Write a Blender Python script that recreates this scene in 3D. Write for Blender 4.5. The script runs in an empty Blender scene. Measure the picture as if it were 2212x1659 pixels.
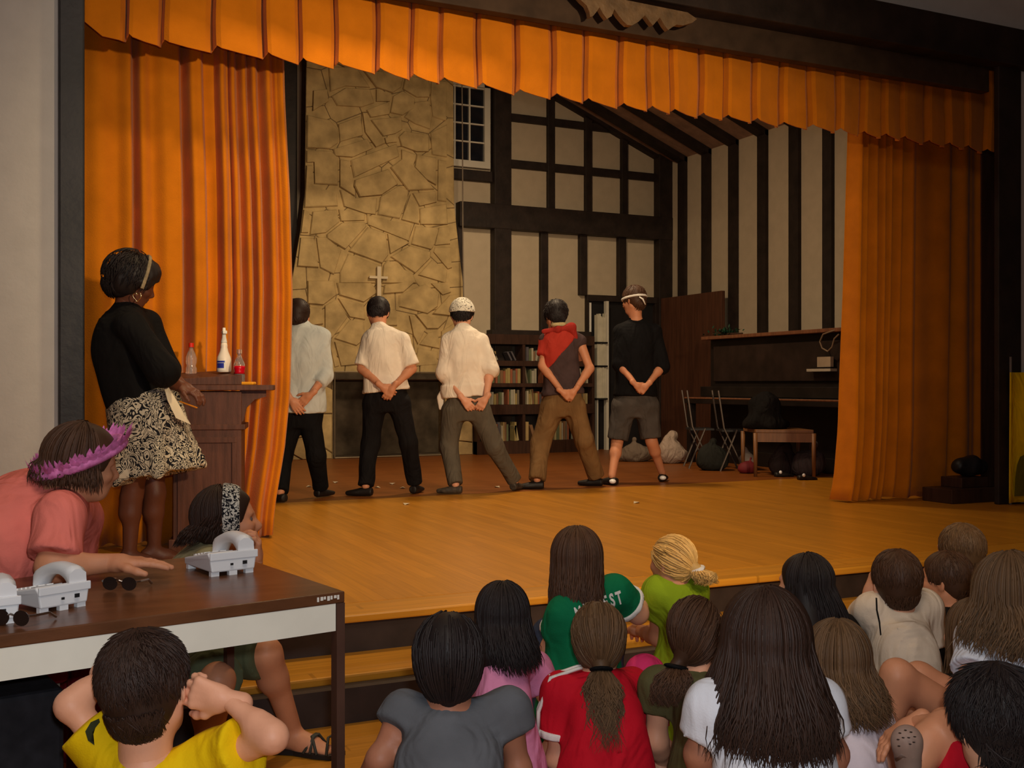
import bpy, math, random
import numpy as np
from mathutils import Vector, Matrix
R = random.Random(7)
SC = bpy.context.scene
COL = SC.collection
# ------------------------------------------------------------------ camera, world, light
F_PX = 2319.2; YAW = .4413; CH = 1.25; S = .32          # focal in px, heading, eye height, stage height
cam = bpy.data.cameras.new('camera'); camo = bpy.data.objects.new('camera', cam); COL.objects.link(camo)
camo.location = (0, 0, CH); camo.rotation_euler = (math.pi/2, 0, -YAW)
cam.sensor_width = 36; cam.lens = F_PX/2212*36; cam.clip_start = .05; cam.clip_end = 60
SC.camera = camo
SC.view_settings.view_transform = 'Standard'; SC.view_settings.look = 'None'
SC.view_settings.exposure = 0.0; SC.view_settings.gamma = 1; SC.view_settings.use_curve_mapping = False
w = bpy.data.worlds.new('world'); SC.world = w; w.use_nodes = True
w.node_tree.nodes['Background'].inputs[0].default_value = (.9, .8, .7, 1)
w.node_tree.nodes['Background'].inputs[1].default_value = .016
def area(name, loc, aim, size, power, col, shape='SQUARE', size_y=None):
    l = bpy.data.lights.new(name, 'AREA'); l.energy = power; l.color = col; l.size = size; l.shape = shape
    if size_y: l.shape = 'RECTANGLE'; l.size_y = size_y
    o = bpy.data.objects.new(name, l); COL.objects.link(o); o.location = loc
    o.rotation_euler = (Vector(aim)-Vector(loc)).to_track_quat('-Z', 'Y').to_euler(); return o
def spot(name, loc, aim, power, col, ang, blend=.5, r=.1):
    l = bpy.data.lights.new(name, 'SPOT'); l.energy = power; l.color = col; l.spot_size = math.radians(ang); l.spot_blend = blend
    l.shadow_soft_size = r; o = bpy.data.objects.new(name, l); COL.objects.link(o); o.location = loc
    o.rotation_euler = (Vector(aim)-Vector(loc)).to_track_quat('-Z', 'Y').to_euler(); return o
WARM = (1, .62, .30)
area('flash_light', (.03, -.05, 1.36), (1.6, 4, 1.25), .06, 26, (.92, .96, 1))
spot('hall_lamp_light', (2.3, -.2, 2.7), (2.95, 6.2, 1.85), 1250, (1, .76, .47), 62, 1, .12)
area('hall_ceiling_light', (.2, .6, 4.2), (1.0, 3.4, 0), 1.6, 50, (1, .86, .72))
spot('proscenium_light', (1.9, 4.75, 5.0), (2.0, 5.6, .3), 300, (1, .74, .40), 95, 1, .15)
area('stage_lamp_light', (4.6, 9.3, 4.65), (4.8, 10.6, .8), .5, 110, (1, .74, .46))
area('stage_front_light', (3.9, 7.0, 4.1), (4.2, 9.5, 1.4), .5, 30, (1, .76, .50))

# ------------------------------------------------------------------ helpers
fw = np.array([math.sin(YAW), math.cos(YAW), 0.]); rt = np.array([math.cos(YAW), -math.sin(YAW), 0.]); UP = np.array([0, 0, 1.])
def ray(x, y): return rt*(x-1106)/F_PX + UP*(829.5-y)/F_PX + fw
def W(x, y, d): return np.array([0, 0, CH]) + ray(x, y)*d          # survey: photo pixel + distance -> place in the room
def WZ(x, y, z): r_ = ray(x, y); return np.array([0, 0, CH]) + r_*((z-CH)/r_[2])
def depth(p): return float((np.array(p)-[0, 0, CH])@fw)
def vz(*a): return np.array(a, float)
def nrm(v): v = np.array(v, float); return v/(np.linalg.norm(v)+1e-12)

def srgb(c):
    if isinstance(c, str): c = [int(c[i:i+2], 16) for i in (0, 2, 4)]
    return tuple(((v/255)/12.92 if v/255 < .04045 else ((v/255+.055)/1.055)**2.4) for v in c)
def mat(name, col, rough=.7, spec=.3, metal=0, noise=.12, nscale=8, bump=0, bscale=60, stretch=(1, 1, 1), sheen=0, alpha=None, trans=0, emit=None):
    m = bpy.data.materials.new(name); m.use_nodes = True; nt = m.node_tree; b = nt.nodes['Principled BSDF']
    c = srgb(col) if (isinstance(col, str) or max(col) > 1) else tuple(col)
    b.inputs['Roughness'].default_value = rough; b.inputs['Specular IOR Level'].default_value = spec; b.inputs['Metallic'].default_value = metal
    if sheen: b.inputs['Sheen Weight'].default_value = sheen
    if trans: b.inputs['Transmission Weight'].default_value = trans
    if emit: b.inputs['Emission Color'].default_value = (*c, 1); b.inputs['Emission Strength'].default_value = emit
    tc = nt.nodes.new('ShaderNodeTexCoord'); mp = nt.nodes.new('ShaderNodeMapping'); mp.inputs['Scale'].default_value = stretch
    nt.links.new(tc.outputs['Object'], mp.inputs[0])
    n = nt.nodes.new('ShaderNodeTexNoise'); n.inputs['Scale'].default_value = nscale; n.inputs['Detail'].default_value = 4
    nt.links.new(mp.outputs[0], n.inputs['Vector'])
    r = nt.nodes.new('ShaderNodeValToRGB'); r.color_ramp.elements[0].position = .3; r.color_ramp.elements[1].position = .7
    r.color_ramp.elements[0].color = (*[v*(1-noise) for v in c], 1); r.color_ramp.elements[1].color = (*[min(1, v*(1+noise)) for v in c], 1)
    nt.links.new(n.outputs['Fac'], r.inputs[0]); nt.links.new(r.outputs[0], b.inputs['Base Color'])
    if bump:
        n2 = nt.nodes.new('ShaderNodeTexNoise'); n2.inputs['Scale'].default_value = bscale; n2.inputs['Detail'].default_value = 3
        nt.links.new(mp.outputs[0], n2.inputs['Vector'])
        bp = nt.nodes.new('ShaderNodeBump'); bp.inputs['Strength'].default_value = bump; bp.inputs['Distance'].default_value = .01
        nt.links.new(n2.outputs['Fac'], bp.inputs['Height']); nt.links.new(bp.outputs[0], b.inputs['Normal'])
    return m
def wood(name, col, plank=.09, along='Y', gap=.55, rough=.35, spec=.4, var=.22, length=1.4):
    m = bpy.data.materials.new(name); m.use_nodes = True; nt = m.node_tree; b = nt.nodes['Principled BSDF']; L = nt.links.new
    c = srgb(col); b.inputs['Roughness'].default_value = rough; b.inputs['Specular IOR Level'].default_value = spec
    tc = nt.nodes.new('ShaderNodeTexCoord'); sp = nt.nodes.new('ShaderNodeSeparateXYZ'); L(tc.outputs['Object'], sp.inputs[0])
    def M(op, a, bv=None):
        q = nt.nodes.new('ShaderNodeMath'); q.operation = op
        for i, v in enumerate((a, bv)):
            if v is None: continue
            if isinstance(v, (int, float)): q.inputs[i].default_value = v
            else: L(v, q.inputs[i])
        return q.outputs[0]
    u, v = ('X', 'Y') if along == 'Y' else ('Y', 'X')
    if along == 'Z': u, v = 'X', 'Z'
    pu = M('DIVIDE', sp.outputs[u], plank); idx = M('FLOOR', pu); fr = M('FRACT', pu)
    off = M('MULTIPLY', idx, .377); pv = M('ADD', M('DIVIDE', sp.outputs[v], length), off); idv = M('FLOOR', pv); frv = M('FRACT', pv)
    cb = nt.nodes.new('ShaderNodeCombineXYZ'); L(idx, cb.inputs[0]); L(idv, cb.inputs[1])
    wn = nt.nodes.new('ShaderNodeTexWhiteNoise'); L(cb.outputs[0], wn.inputs['Vector'])
    mp = nt.nodes.new('ShaderNodeMapping'); L(tc.outputs['Object'], mp.inputs[0])
    mp.inputs['Scale'].default_value = {'Y': (30, 1.5, 30), 'X': (1.5, 30, 30), 'Z': (30, 30, 1.5)}[along]
    n = nt.nodes.new('ShaderNodeTexNoise'); n.inputs['Scale'].default_value = 1.6; n.inputs['Detail'].default_value = 6; L(mp.outputs[0], n.inputs['Vector'])
    val = M('ADD', M('MULTIPLY', wn.outputs['Value'], var), M('MULTIPLY', n.outputs['Fac'], .5))
    edge = M('MULTIPLY', M('GREATER_THAN', fr, .045), M('GREATER_THAN', frv, .006))
    br = M('MULTIPLY', M('ADD', val, 1-var/2-.25), M('ADD', M('MULTIPLY', edge, 1-gap), gap))
    hs = nt.nodes.new('ShaderNodeHueSaturation'); hs.inputs['Color'].default_value = (*c, 1); L(br, hs.inputs['Value'])
    L(hs.outputs[0], b.inputs['Base Color'])
    bp = nt.nodes.new('ShaderNodeBump'); bp.inputs['Strength'].default_value = .25; bp.inputs['Distance'].default_value = .003
    L(edge, bp.inputs['Height']); L(bp.outputs[0], b.inputs['Normal'])
    return m
def hairmat(name, col, rough=.55):
    m = bpy.data.materials.new(name); m.use_nodes = True; nt = m.node_tree; b = nt.nodes['Principled BSDF']; c = srgb(col)
    a = nt.nodes.new('ShaderNodeAttribute'); a.attribute_name = 'strand'
    r = nt.nodes.new('ShaderNodeValToRGB'); r.color_ramp.elements[0].color = (*[v*.72 for v in c], 1); r.color_ramp.elements[1].color = (*[min(1, v*1.3) for v in c], 1)
    nt.links.new(a.outputs['Fac'], r.inputs[0]); nt.links.new(r.outputs[0], b.inputs['Base Color'])
    b.inputs['Roughness'].default_value = rough; b.inputs['Specular IOR Level'].default_value = .3
    return m

class MB:
    """collects shapes, builds one mesh object"""
    def __init__(s): s.v = []; s.f = []
    def add(s, V, F):
        o = len(s.v); s.v += [tuple(p) for p in V]; s.f += [tuple(i+o for i in f) for f in F]; return s
    def box(s, lo, hi, rot=0, piv=None, M=None, bev=0):
        (x0, y0, z0), (x1, y1, z1) = lo, hi
        P = [(x, y, z) for z in (z0, z1) for y in (y0, y1) for x in (x0, x1)]
        if rot:
            c = piv or ((x0+x1)/2, (y0+y1)/2); cs, sn = math.cos(rot), math.sin(rot)
            P = [(c[0]+(p[0]-c[0])*cs-(p[1]-c[1])*sn, c[1]+(p[0]-c[0])*sn+(p[1]-c[1])*cs, p[2]) for p in P]
        if M is not None: P = [tuple(M @ Vector(p)) for p in P]
        return s.add(P, [(0, 2, 3, 1), (4, 5, 7, 6), (0, 1, 5, 4), (2, 6, 7, 3), (0, 4, 6, 2), (1, 3, 7, 5)])
    def prism(s, poly, y0, y1, axis='Y'):
        n = len(poly)
        def q(p, y): return (p[0], y, p[1]) if axis == 'Y' else ((y, p[0], p[1]) if axis == 'X' else (p[0], p[1], y))
        P = [q(p, y0) for p in poly]+[q(p, y1) for p in poly]
        return s.add(P, [tuple(range(n)), tuple(range(2*n-1, n-1, -1))]+[(i, i+n, (i+1) % n+n, (i+1) % n) for i in range(n)])
    def tube(s, pts, r, n=8, cap=True):
        pts = [np.array(p, float) for p in pts]; rr = r if hasattr(r, '__len__') else [r]*len(pts)
        V = []; u = None
        for i, p in enumerate(pts):
            t = nrm(pts[min(i+1, len(pts)-1)]-pts[max(i-1, 0)])
            if u is None: u = nrm(np.cross(t, (0, 0, 1) if abs(t[2]) < .9 else (1, 0, 0)))
            u = nrm(u-t*(u@t)); v = np.cross(t, u)
            for k in range(n):
                a = 2*math.pi*k/n; V.append(p+rr[i]*(math.cos(a)*u+math.sin(a)*v))
        Fc = [(i*n+k, i*n+(k+1) % n, (i+1)*n+(k+1) % n, (i+1)*n+k) for i in range(len(pts)-1) for k in range(n)]
        if cap: Fc += [tuple(range(n-1, -1, -1)), tuple((len(pts)-1)*n+k for k in range(n))]
        return s.add(V, Fc)
    def lathe(s, prof, c, n=20, M=None):
        V = []; 
        for r, z in prof:
            for k in range(n):
                a = 2*math.pi*k/n; V.append((c[0]+r*math.cos(a), c[1]+r*math.sin(a), c[2]+z))
        if M is not None: V = [tuple(M @ Vector(p)) for p in V]
        return s.add(V, [(i*n+k, i*n+(k+1) % n, (i+1)*n+(k+1) % n, (i+1)*n+k) for i in range(len(prof)-1) for k in range(n)]+[tuple(range(n-1, -1, -1)), tuple((len(prof)-1)*n+k for k in range(n))])
    def build(s, name, m, parent=None, smooth=False, bevel=0, kind=None):
        me = bpy.data.meshes.new(name); me.from_pydata(s.v, [], s.f); me.update()
        o = bpy.data.objects.new(name, me); COL.objects.link(o); me.materials.append(m)
        if parent is not None: put(o, parent)
        else: recenter(o)
        if smooth: me.polygons.foreach_set('use_smooth', [True]*len(me.polygons))
        if bevel:
            b = o.modifiers.new('bevel', 'BEVEL'); b.width = bevel; b.segments = 2; b.limit_method = 'ANGLE'; b.angle_limit = .7
        if kind: o['kind'] = kind
        return o
def recenter(o):
    return o
def wloc(o):
    p = Vector((0, 0, 0))
    while o is not None: p += o.location; o = o.parent
    return p
def put(o, parent):
    """child keeps world coordinates of its mesh (parents here only translate at build time)"""
    o.parent = parent; o.location = -wloc(parent)
def thing(name, label, cat, loc=(0, 0, 0), group=None):
    o = bpy.data.objects.new(name, None); COL.objects.link(o); o.location = [float(v) for v in loc]; o.empty_display_size = .1
    o['label'] = label; o['category'] = cat
    if group: o['group'] = group
    return o
def tag(o, label, cat, group=None):
    o['label'] = label; o['category'] = cat
    if group: o['group'] = group
    return o
def dup(root, delta, label=None, group=None):
    r = root.copy(); COL.objects.link(r); r.location = root.location+Vector(delta)
    if label: r['label'] = label
    if group: r['group'] = group
    for ch in list(root.children):
        c = ch.copy(); COL.objects.link(c); c.parent = r
        for g in ch.children:
            d = g.copy(); COL.objects.link(d); d.parent = c
    return r
def struct(name, mb, m, **k):
    return mb.build(name, m, kind='structure', **k)
def blend2(m, col2, scale, thresh=.5, soft=.02):
    """second colour laid over the first in noise-shaped patches"""
    nt = m.node_tree; b = nt.nodes['Principled BSDF']; src = b.inputs['Base Color'].links[0].from_socket
    tc = nt.nodes.new('ShaderNodeTexCoord'); n = nt.nodes.new('ShaderNodeTexNoise'); n.inputs['Scale'].default_value = scale; n.inputs['Detail'].default_value = 1.5
    n.inputs['Distortion'].default_value = 2.2
    nt.links.new(tc.outputs['Object'], n.inputs['Vector'])
    r = nt.nodes.new('ShaderNodeValToRGB'); r.color_ramp.elements[0].position = thresh-soft; r.color_ramp.elements[1].position = thresh+soft
    nt.links.new(n.outputs['Fac'], r.inputs[0]); mx = nt.nodes.new('ShaderNodeMix'); mx.data_type = 'RGBA'
    nt.links.new(r.outputs[0], mx.inputs['Factor']); nt.links.new(src, mx.inputs['A']); mx.inputs['B'].default_value = (*srgb(col2), 1)
    nt.links.new(mx.outputs['Result'], b.inputs['Base Color']); return m
# ------------------------------------------------------------------ materials of the place
M_wall = mat('white_plaster', (.60,.56,.52), .85, .1, noise=.04, bump=.15, bscale=40)
M_panel = mat('cream_plaster', (.50, .41, .29), .9, .1, noise=.05, bump=.1)
M_timber = mat('dark_timber', (.022, .014, .011), .6, .3, noise=.35, nscale=6, bump=.3, bscale=20)
M_jamb = mat('dark_painted_jamb', (.026, .024, .027), .5, .3, noise=.3, nscale=4, bump=.35, bscale=22)
M_ceil = mat('hall_ceiling_paint', (.52, .50, .48), .9, .1, noise=.05)
M_deckceil = mat('stained_ceiling_boards', (.30, .19, .13), .8, .2, noise=.2)
M_stage = wood('stage_boards', (190, 126, 34), .065, 'Y', .8, .34, .35, .16)
M_stageX = wood('stage_border_boards', (198,134,40), .075, 'X', .75, .34, .35, .16, 2.6)
M_hall = wood('hall_floor_boards', (194,130,40), .06, 'X', .75, .3, .4, .16)
M_riser = mat('dark_riser_paint', (.035, .022, .018), .55, .35, noise=.3)
M_orange = mat('orange_velvet', (.56, .165, .006), .85, .04, noise=.12, nscale=5, bump=.2, bscale=150, sheen=.12)
M_stone = mat('flagstone', (.46, .33, .15), .9, .15, noise=.28, nscale=5, bump=.5, bscale=18)
M_grout = mat('dark_mortar', (.17, .115, .06), .95, .1, noise=.2, nscale=20, bump=.6, bscale=50)
M_soot = mat('sooty_stone', (.06, .045, .03), .9, .1, noise=.4, nscale=6)
M_white = mat('white_window_paint', (.62, .58, .48), .5, .3, noise=.04)
M_night = mat('night_glass', (.012, .014, .02), .08, .6, noise=.2)
M_oak = mat('brown_wood', (.17, .065, .03), .45, .4, noise=.25, nscale=5, stretch=(6, 6, .6), bump=.1)
M_dwood = mat('dark_brown_wood', (.045, .02, .012), .45, .4, noise=.3, nscale=5, stretch=(6, 6, .6))
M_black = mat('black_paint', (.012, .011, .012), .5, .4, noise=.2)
M_metal = mat('steel', (.5, .48, .46), .3, .5, metal=1, noise=.05)
M_brass = mat('brass', (.7, .45, .15), .3, .5, metal=1, noise=.05)
M_paper = mat('paper', (.75, .72, .66), .8, .2, noise=.03)
M_plas = mat('light_grey_plastic', (.80, .80, .82), .4, .4, noise=.03)

XL, XR = -.9, 8.804           # stage room
YB = 13.3                     # its back wall
YP = 5.9                      # proscenium face
# ------------------------------------------------------------------ floors and steps
m = MB(); m.box((-7, -7, -.1), (12, 4.0, 0)); struct('floor', m, M_hall)
m = MB(); m.box((-7, 4.42, S-.035), (12, 8.36, S)); struct('floor_stage', m, M_stage)
m = MB(); m.box((-7, 8.365, S-.035), (12, YB+.2, S)); struct('floor_stage_rear', m, wood('rear_stage_boards', (134, 76, 30), .065, 'X', .8, .4, .3, .2))  # rear boards coloured darker and redder than the front ones
m = MB(); m.box((-7, 4.19, S-.035), (12, 4.42, S)); struct('trim_1', m, M_stageX, bevel=.008)
m = MB(); m.box((-7, 3.90, .125), (12, 4.24, .16)); struct('trim_2', m, M_stageX, bevel=.008)
m = MB(); m.box((-7, 4.22, .13), (12, 4.40, S-.03)); m.box((-7, 3.83, 0), (12, 4.1, .13)); struct('trim_3', m, M_riser)
# ------------------------------------------------------------------ hall: proscenium wall, ceiling, side walls
TX0, TX1, TX2, TX3 = .243, .366, 6.918, 7.167
m = MB(); m.box((-7, YP, 0), (TX0, YP+.35, 5.4)); struct('wall_proscenium_left', m, M_wall)
m = MB(); m.box((TX3, YP, S-.1), (12, YP+.1, 3.74)); struct('wall_proscenium_right', m, M_wall)
m = MB(); m.box((TX0, YP, 3.985), (TX3, YP+.2, 5.4)); m.box((TX3, YP, 3.99), (12, YP+.2, 5.4)); struct('wall_proscenium_upper', m, M_ceil)
m = MB(); m.box((TX0, YP-.06, S), (TX1, YP+.5, 3.7)); struct('trim_jamb_left', m, M_jamb, bevel=.01)
m = MB(); m.box((TX2, YP-.03, S), (TX3, YP+.02, 3.75)); struct('trim_jamb_right', m, M_timber, bevel=.01)
m = MB(); m.box((TX0, YP-.1, 3.70), (12, YP+.1, 3.985)); struct('trim_header_beam', m, M_timber, bevel=.01)
m = MB(); m.box((TX1, YP+.06, 3.52), (TX2, YP+.14, 3.72)); struct('trim_header_board', m, mat('brown_fascia', (.05, .028, .016), .7, .2, noise=.25), bevel=.005)
m = MB(); m.box((-7, -7, 5.4), (12, YP+.3, 5.5)); struct('ceiling', m, M_ceil)
m = MB(); m.box((-7.1, -7, 0), (-7, YP, 5.4)); struct('wall_left', m, M_wall)
m = MB(); m.box((12, -7, 0), (12.1, YP, 5.4)); struct('wall_right', m, M_wall)
m = MB(); m.box((-7, -7.1, 0), (12, -7, 5.4)); struct('wall_rear', m, M_wall)
# carved ornament on the header: scalloped board with leaf tips
def ZP(px, py, Y): r_ = ray(px, py); t = Y/r_[1]; q = r_*t; return (q[0], CH+q[2])
orn_px = [(1180, -60), (1236, -12), (1252, 6), (1262, 15), (1268, 28), (1270, 40), (1276, 38), (1284, 28), (1290, 19), (1297, 32), (1306, 44), (1316, 38), (1322, 23), (1332, 38),
          (1342, 50), (1350, 57), (1360, 58), (1374, 50), (1388, 36), (1398, 50), (1405, 58), (1412, 50), (1420, 41), (1430, 58), (1438, 68), (1446, 62), (1456, 56), (1470, 58), (1490, 52),
          (1500, 44), (1480, 30), (1400, 14), (1330, 0), (1290, -60)]
OY = 5.84
poly = [ZP(a, b, OY) for a, b in orn_px]
m = MB(); m.prism(poly, OY-.03, OY+.012)
orn = m.build('carved_ornament', mat('gilded_carving', (.13, .075, .035), .6, .4, noise=.3, nscale=12, bump=.6, bscale=30)); tag(orn, 'gold brown scalloped carving fixed on the dark beam above the stage', 'ornament')
# ------------------------------------------------------------------ stage room shell
XC = 4.4; ZJ = 4.488
def zroof(x): return 4.51+.41*(8.80-x) if x > XC else 4.51+.41*(x-0.0)
m = MB(); m.box((XL, YB, S-.1), (XR+.3, YB+.15, 6.6)); struct('wall_back', m, M_panel)
m = MB(); m.box((XR, YP+.35, S-.1), (XR+.15, YB, ZJ+.15)); struct('wall_stage_right', m, M_panel)
m = MB(); m.box((XL-.1, YP+.35, S-.1), (XL, YB, 5.0)); struct('wall_stage_left', m, M_dwood)
m = MB(); m.prism([(XR+.2, ZJ-.08), (XC, ZJ+.41*(XR-XC)), (XC, ZJ+.41*(XR-XC)+.3), (XR+.2, ZJ+.2)], YP+.35, YB); struct('ceiling_stage_right', m, M_deckceil)
m = MB(); m.prism([(XL-.2, 4.3), (XC, ZJ+.41*(XR-XC)+.1), (XC, ZJ+.41*(XR-XC)+.3), (XL-.2, 4.6)], YP+.35, YB); struct('ceiling_stage_left', m, M_deckceil)
m = MB(); m.box((XL, YP+.2, 4.0), (XR+.1, YP+.35, 6.6)); struct('wall_over_opening', m, M_dwood)
m = MB(); m.box((TX3, YP+.35, S), (XR, YP+.36, 4.1)); struct('wall_wing_right', m, M_dwood)
# back-wall timbers: post index, each its own trim
def T(n, lo, hi): mm = MB(); mm.box(lo, hi); struct('trim_%s' % n, mm, M_timber, bevel=.006)
y0, y1 = YB-.10, YB+.01
T('back_post', (5.956, y0-.05, S), (6.206, y1, 5.9))
for i, (a, b) in enumerate([(6.81, 6.918), (7.405, 7.51), (7.998, 8.099)]):
    T('stud_upper', (a, y0+.04, 3.6), (b, y1, zroof(a)))
for i, (a, b) in enumerate([(6.694, 6.802), (7.308, 7.42), (7.937, 8.06)]):
    T('stud_lower', (a, y0+.02, 2.5 if i else 1.95), (b, y1, 3.4))
T('stud_chimney_side', (5.44, y0+.02, 1.9), (5.52, y1, 3.4))
T('corner_post', (8.574, y0-.05, S), (8.80, y1, 4.62))
T('rail_top', (6.2, y0+.045, 4.84), (7.9, y1, 4.945))
T('rail_middle', (6.2, y0+.045, 4.205), (8.6, y1, 4.315))
T('rail_window_sill', (5.3, y0+.03, 3.98), (5.96, y1, 4.12))
T('main_beam', (5.45, y0-.06, 3.344), (8.8, y1, 3.673))
T('door_lintel', (7.42, y0+.02, 2.42), (8.6, y1, 2.51))
T('book_ledge', (5.9, y0-.1, 1.91), (7.42, y1, 1.98))
T('left_panelling', (XL, YB-.04, S), (3.3, YB+.01, 6.0))
mm = MB(); mm.prism([(8.80, 4.44), (6.6, 4.44+.41*2.2), (6.6, 4.62+.41*2.2), (8.80, 4.63)], y0-.02, y1); struct('trim_gable_rafter', mm, M_timber)
# right-wall studs with rafters
for i, (a, b) in enumerate([(12.953, 12.778), (12.375, 12.201), (11.763, 11.593), (11.149, 10.982), (10.536, 10.357), (9.931, 9.774), (9.30, 9.13), (8.67, 8.50), (8.04, 7.87), (7.41, 7.24)]):
    mm = MB(); mm.box((XR-.05, b, S), (XR+.01, a, ZJ)); struct('trim_wall_stud', mm, M_timber)
    mm = MB(); mm.prism([(XR+.01, ZJ-.08), (XR+.01, ZJ+.05), (XC, ZJ+.05+.41*(XR-XC)), (XC, ZJ-.045+.41*(XR-XC)), (XR-.12, ZJ-.03)], b, a); struct('trim_rafter', mm, M_timber)
# window high beside the chimney
wx0, wx1, wz0, wz1 = 5.18, 5.928, 4.153, 5.30
m = MB(); fy = YB-.07
m.box((wx0, fy, wz0), (wx1, YB, wz0+.09)); m.box((wx1-.085, fy, wz0+.09), (wx1, YB, wz1)); m.box((wx0, fy, wz0+.09), (wx0+.06, YB, wz1)); m.box((wx0, fy, wz1-.06), (wx1, YB, wz1+.02))
for xx in (5.405, 5.62): m.box((xx, fy+.015, wz0+.09), (xx+.022, YB-.01, wz1))
for k in range(1, 5): zz = wz0+.09+k*.243; m.box((wx0+.06, fy+.018, zz), (wx1-.085, YB-.01, zz+.02))
win = struct('window_1', m, M_white)
m = MB(); m.box((wx0+.05, YB-.025, wz0+.08), (wx1-.08, YB-.005, wz1-.05)); g = m.build('glass_pane', M_night, win)
# ------------------------------------------------------------------ stone chimney: flared mass, firebox, flagstones from a hand-read cell map
CY = 13.06
cprof_l = [(1.3, 3.02), (2.05, 3.10), (3.16, 3.29), (3.6, 3.34), (5.9, 3.37)]; cprof_r = [(1.3, 5.58), (2.05, 5.52), (3.0, 5.40), (3.59, 5.33), (5.9, 5.31)]
def cx(z, pr):
    if z <= pr[0][0]: return pr[0][1]
    for (z0, x0), (z1, x1) in zip(pr, pr[1:]):
        if z <= z1: return x0+(x1-x0)*(z-z0)/(z1-z0)
    return pr[-1][1]
chim = thing('stone_chimney', 'tall pale flagstone chimney with a wide dark firebox behind the performers', 'chimney', (4.4, CY, S))
m = MB()
out = [(3.70, 1.3), (3.70, S), (3.0, S)]+[(x, z) for z, x in cprof_l]+[(x, z) for z, x in reversed(cprof_r)]+[(5.6, S), (5.19, S), (5.19, 1.3)]
m.prism(out, CY, YB-.02); m.build('mortar_mass', M_grout, chim)
m = MB(); m.box((3.70, YB-.03, S), (5.19, YB-.01, 1.3)); m.box((3.70, CY, S), (5.19, YB-.03, S+.03)); m.build('firebox', M_soot, chim)
sites_px = [(680, 200), (735, 190), (790, 170), (850, 165), (905, 190), (945, 215), (690, 255), (740, 235), (800, 215), (870, 230), (920, 260), (665, 300), (705, 290), (755, 270), (808, 275), (860, 290), (915, 310), (950, 300),
            (665, 345), (700, 350), (760, 325), (812, 335), (875, 350), (935, 340), (690, 395), (715, 385), (790, 375), (850, 385), (905, 370), (953, 400), (670, 440), (730, 425), (800, 430), (855, 425), (895, 440), (935, 425),
            (650, 480), (700, 480), (760, 462), (830, 478), (860, 500), (940, 470), (720, 505), (780, 520), (650, 530), (690, 545), (845, 540), (905, 520), (950, 510), (960, 545), (735, 560), (790, 575), (890, 560), (640, 590), (675, 590),
            (740, 610), (850, 595), (925, 590), (965, 590), (690, 640), (760, 655), (645, 650), (880, 640), (930, 650), (970, 645), (840, 640), (720, 690), (800, 690), (870, 700), (940, 695), (975, 710), (655, 700), (690, 735), (745, 745), (860, 745), (915, 740), (960, 760),
            (640, 760), (720, 800), (760, 805), (800, 803), (850, 805), (890, 800), (930, 800), (675, 800), (980, 800), (650, 850), (690, 860), (960, 850), (985, 860), (650, 910), (690, 930), (960, 915), (990, 930), (660, 975), (960, 970), (985, 975), (640, 1010)]
sites = []
for (a, b) in sites_px:
    x, z = ZP(a, b, CY); sites.append((x, z))
for k in range(9): sites.append((3.5+.24*k, 5.45+.1*(k % 2)))
def clip(poly, nx, nz, d):
    o = []
    for i in range(len(poly)):
        p, q = poly[i], poly[(i+1) % len(poly)]; a = p[0]*nx+p[1]*nz-d; b = q[0]*nx+q[1]*nz-d
        if a <= 0: o.append(p)
        if (a < 0) != (b < 0) and abs(a-b) > 1e-9: t = a/(a-b); o.append((p[0]+(q[0]-p[0])*t, p[1]+(q[1]-p[1])*t))
    return o
m = MB(); RS = random.Random(3); wts = [RS.uniform(-.012, .016) for _ in sites]
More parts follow.
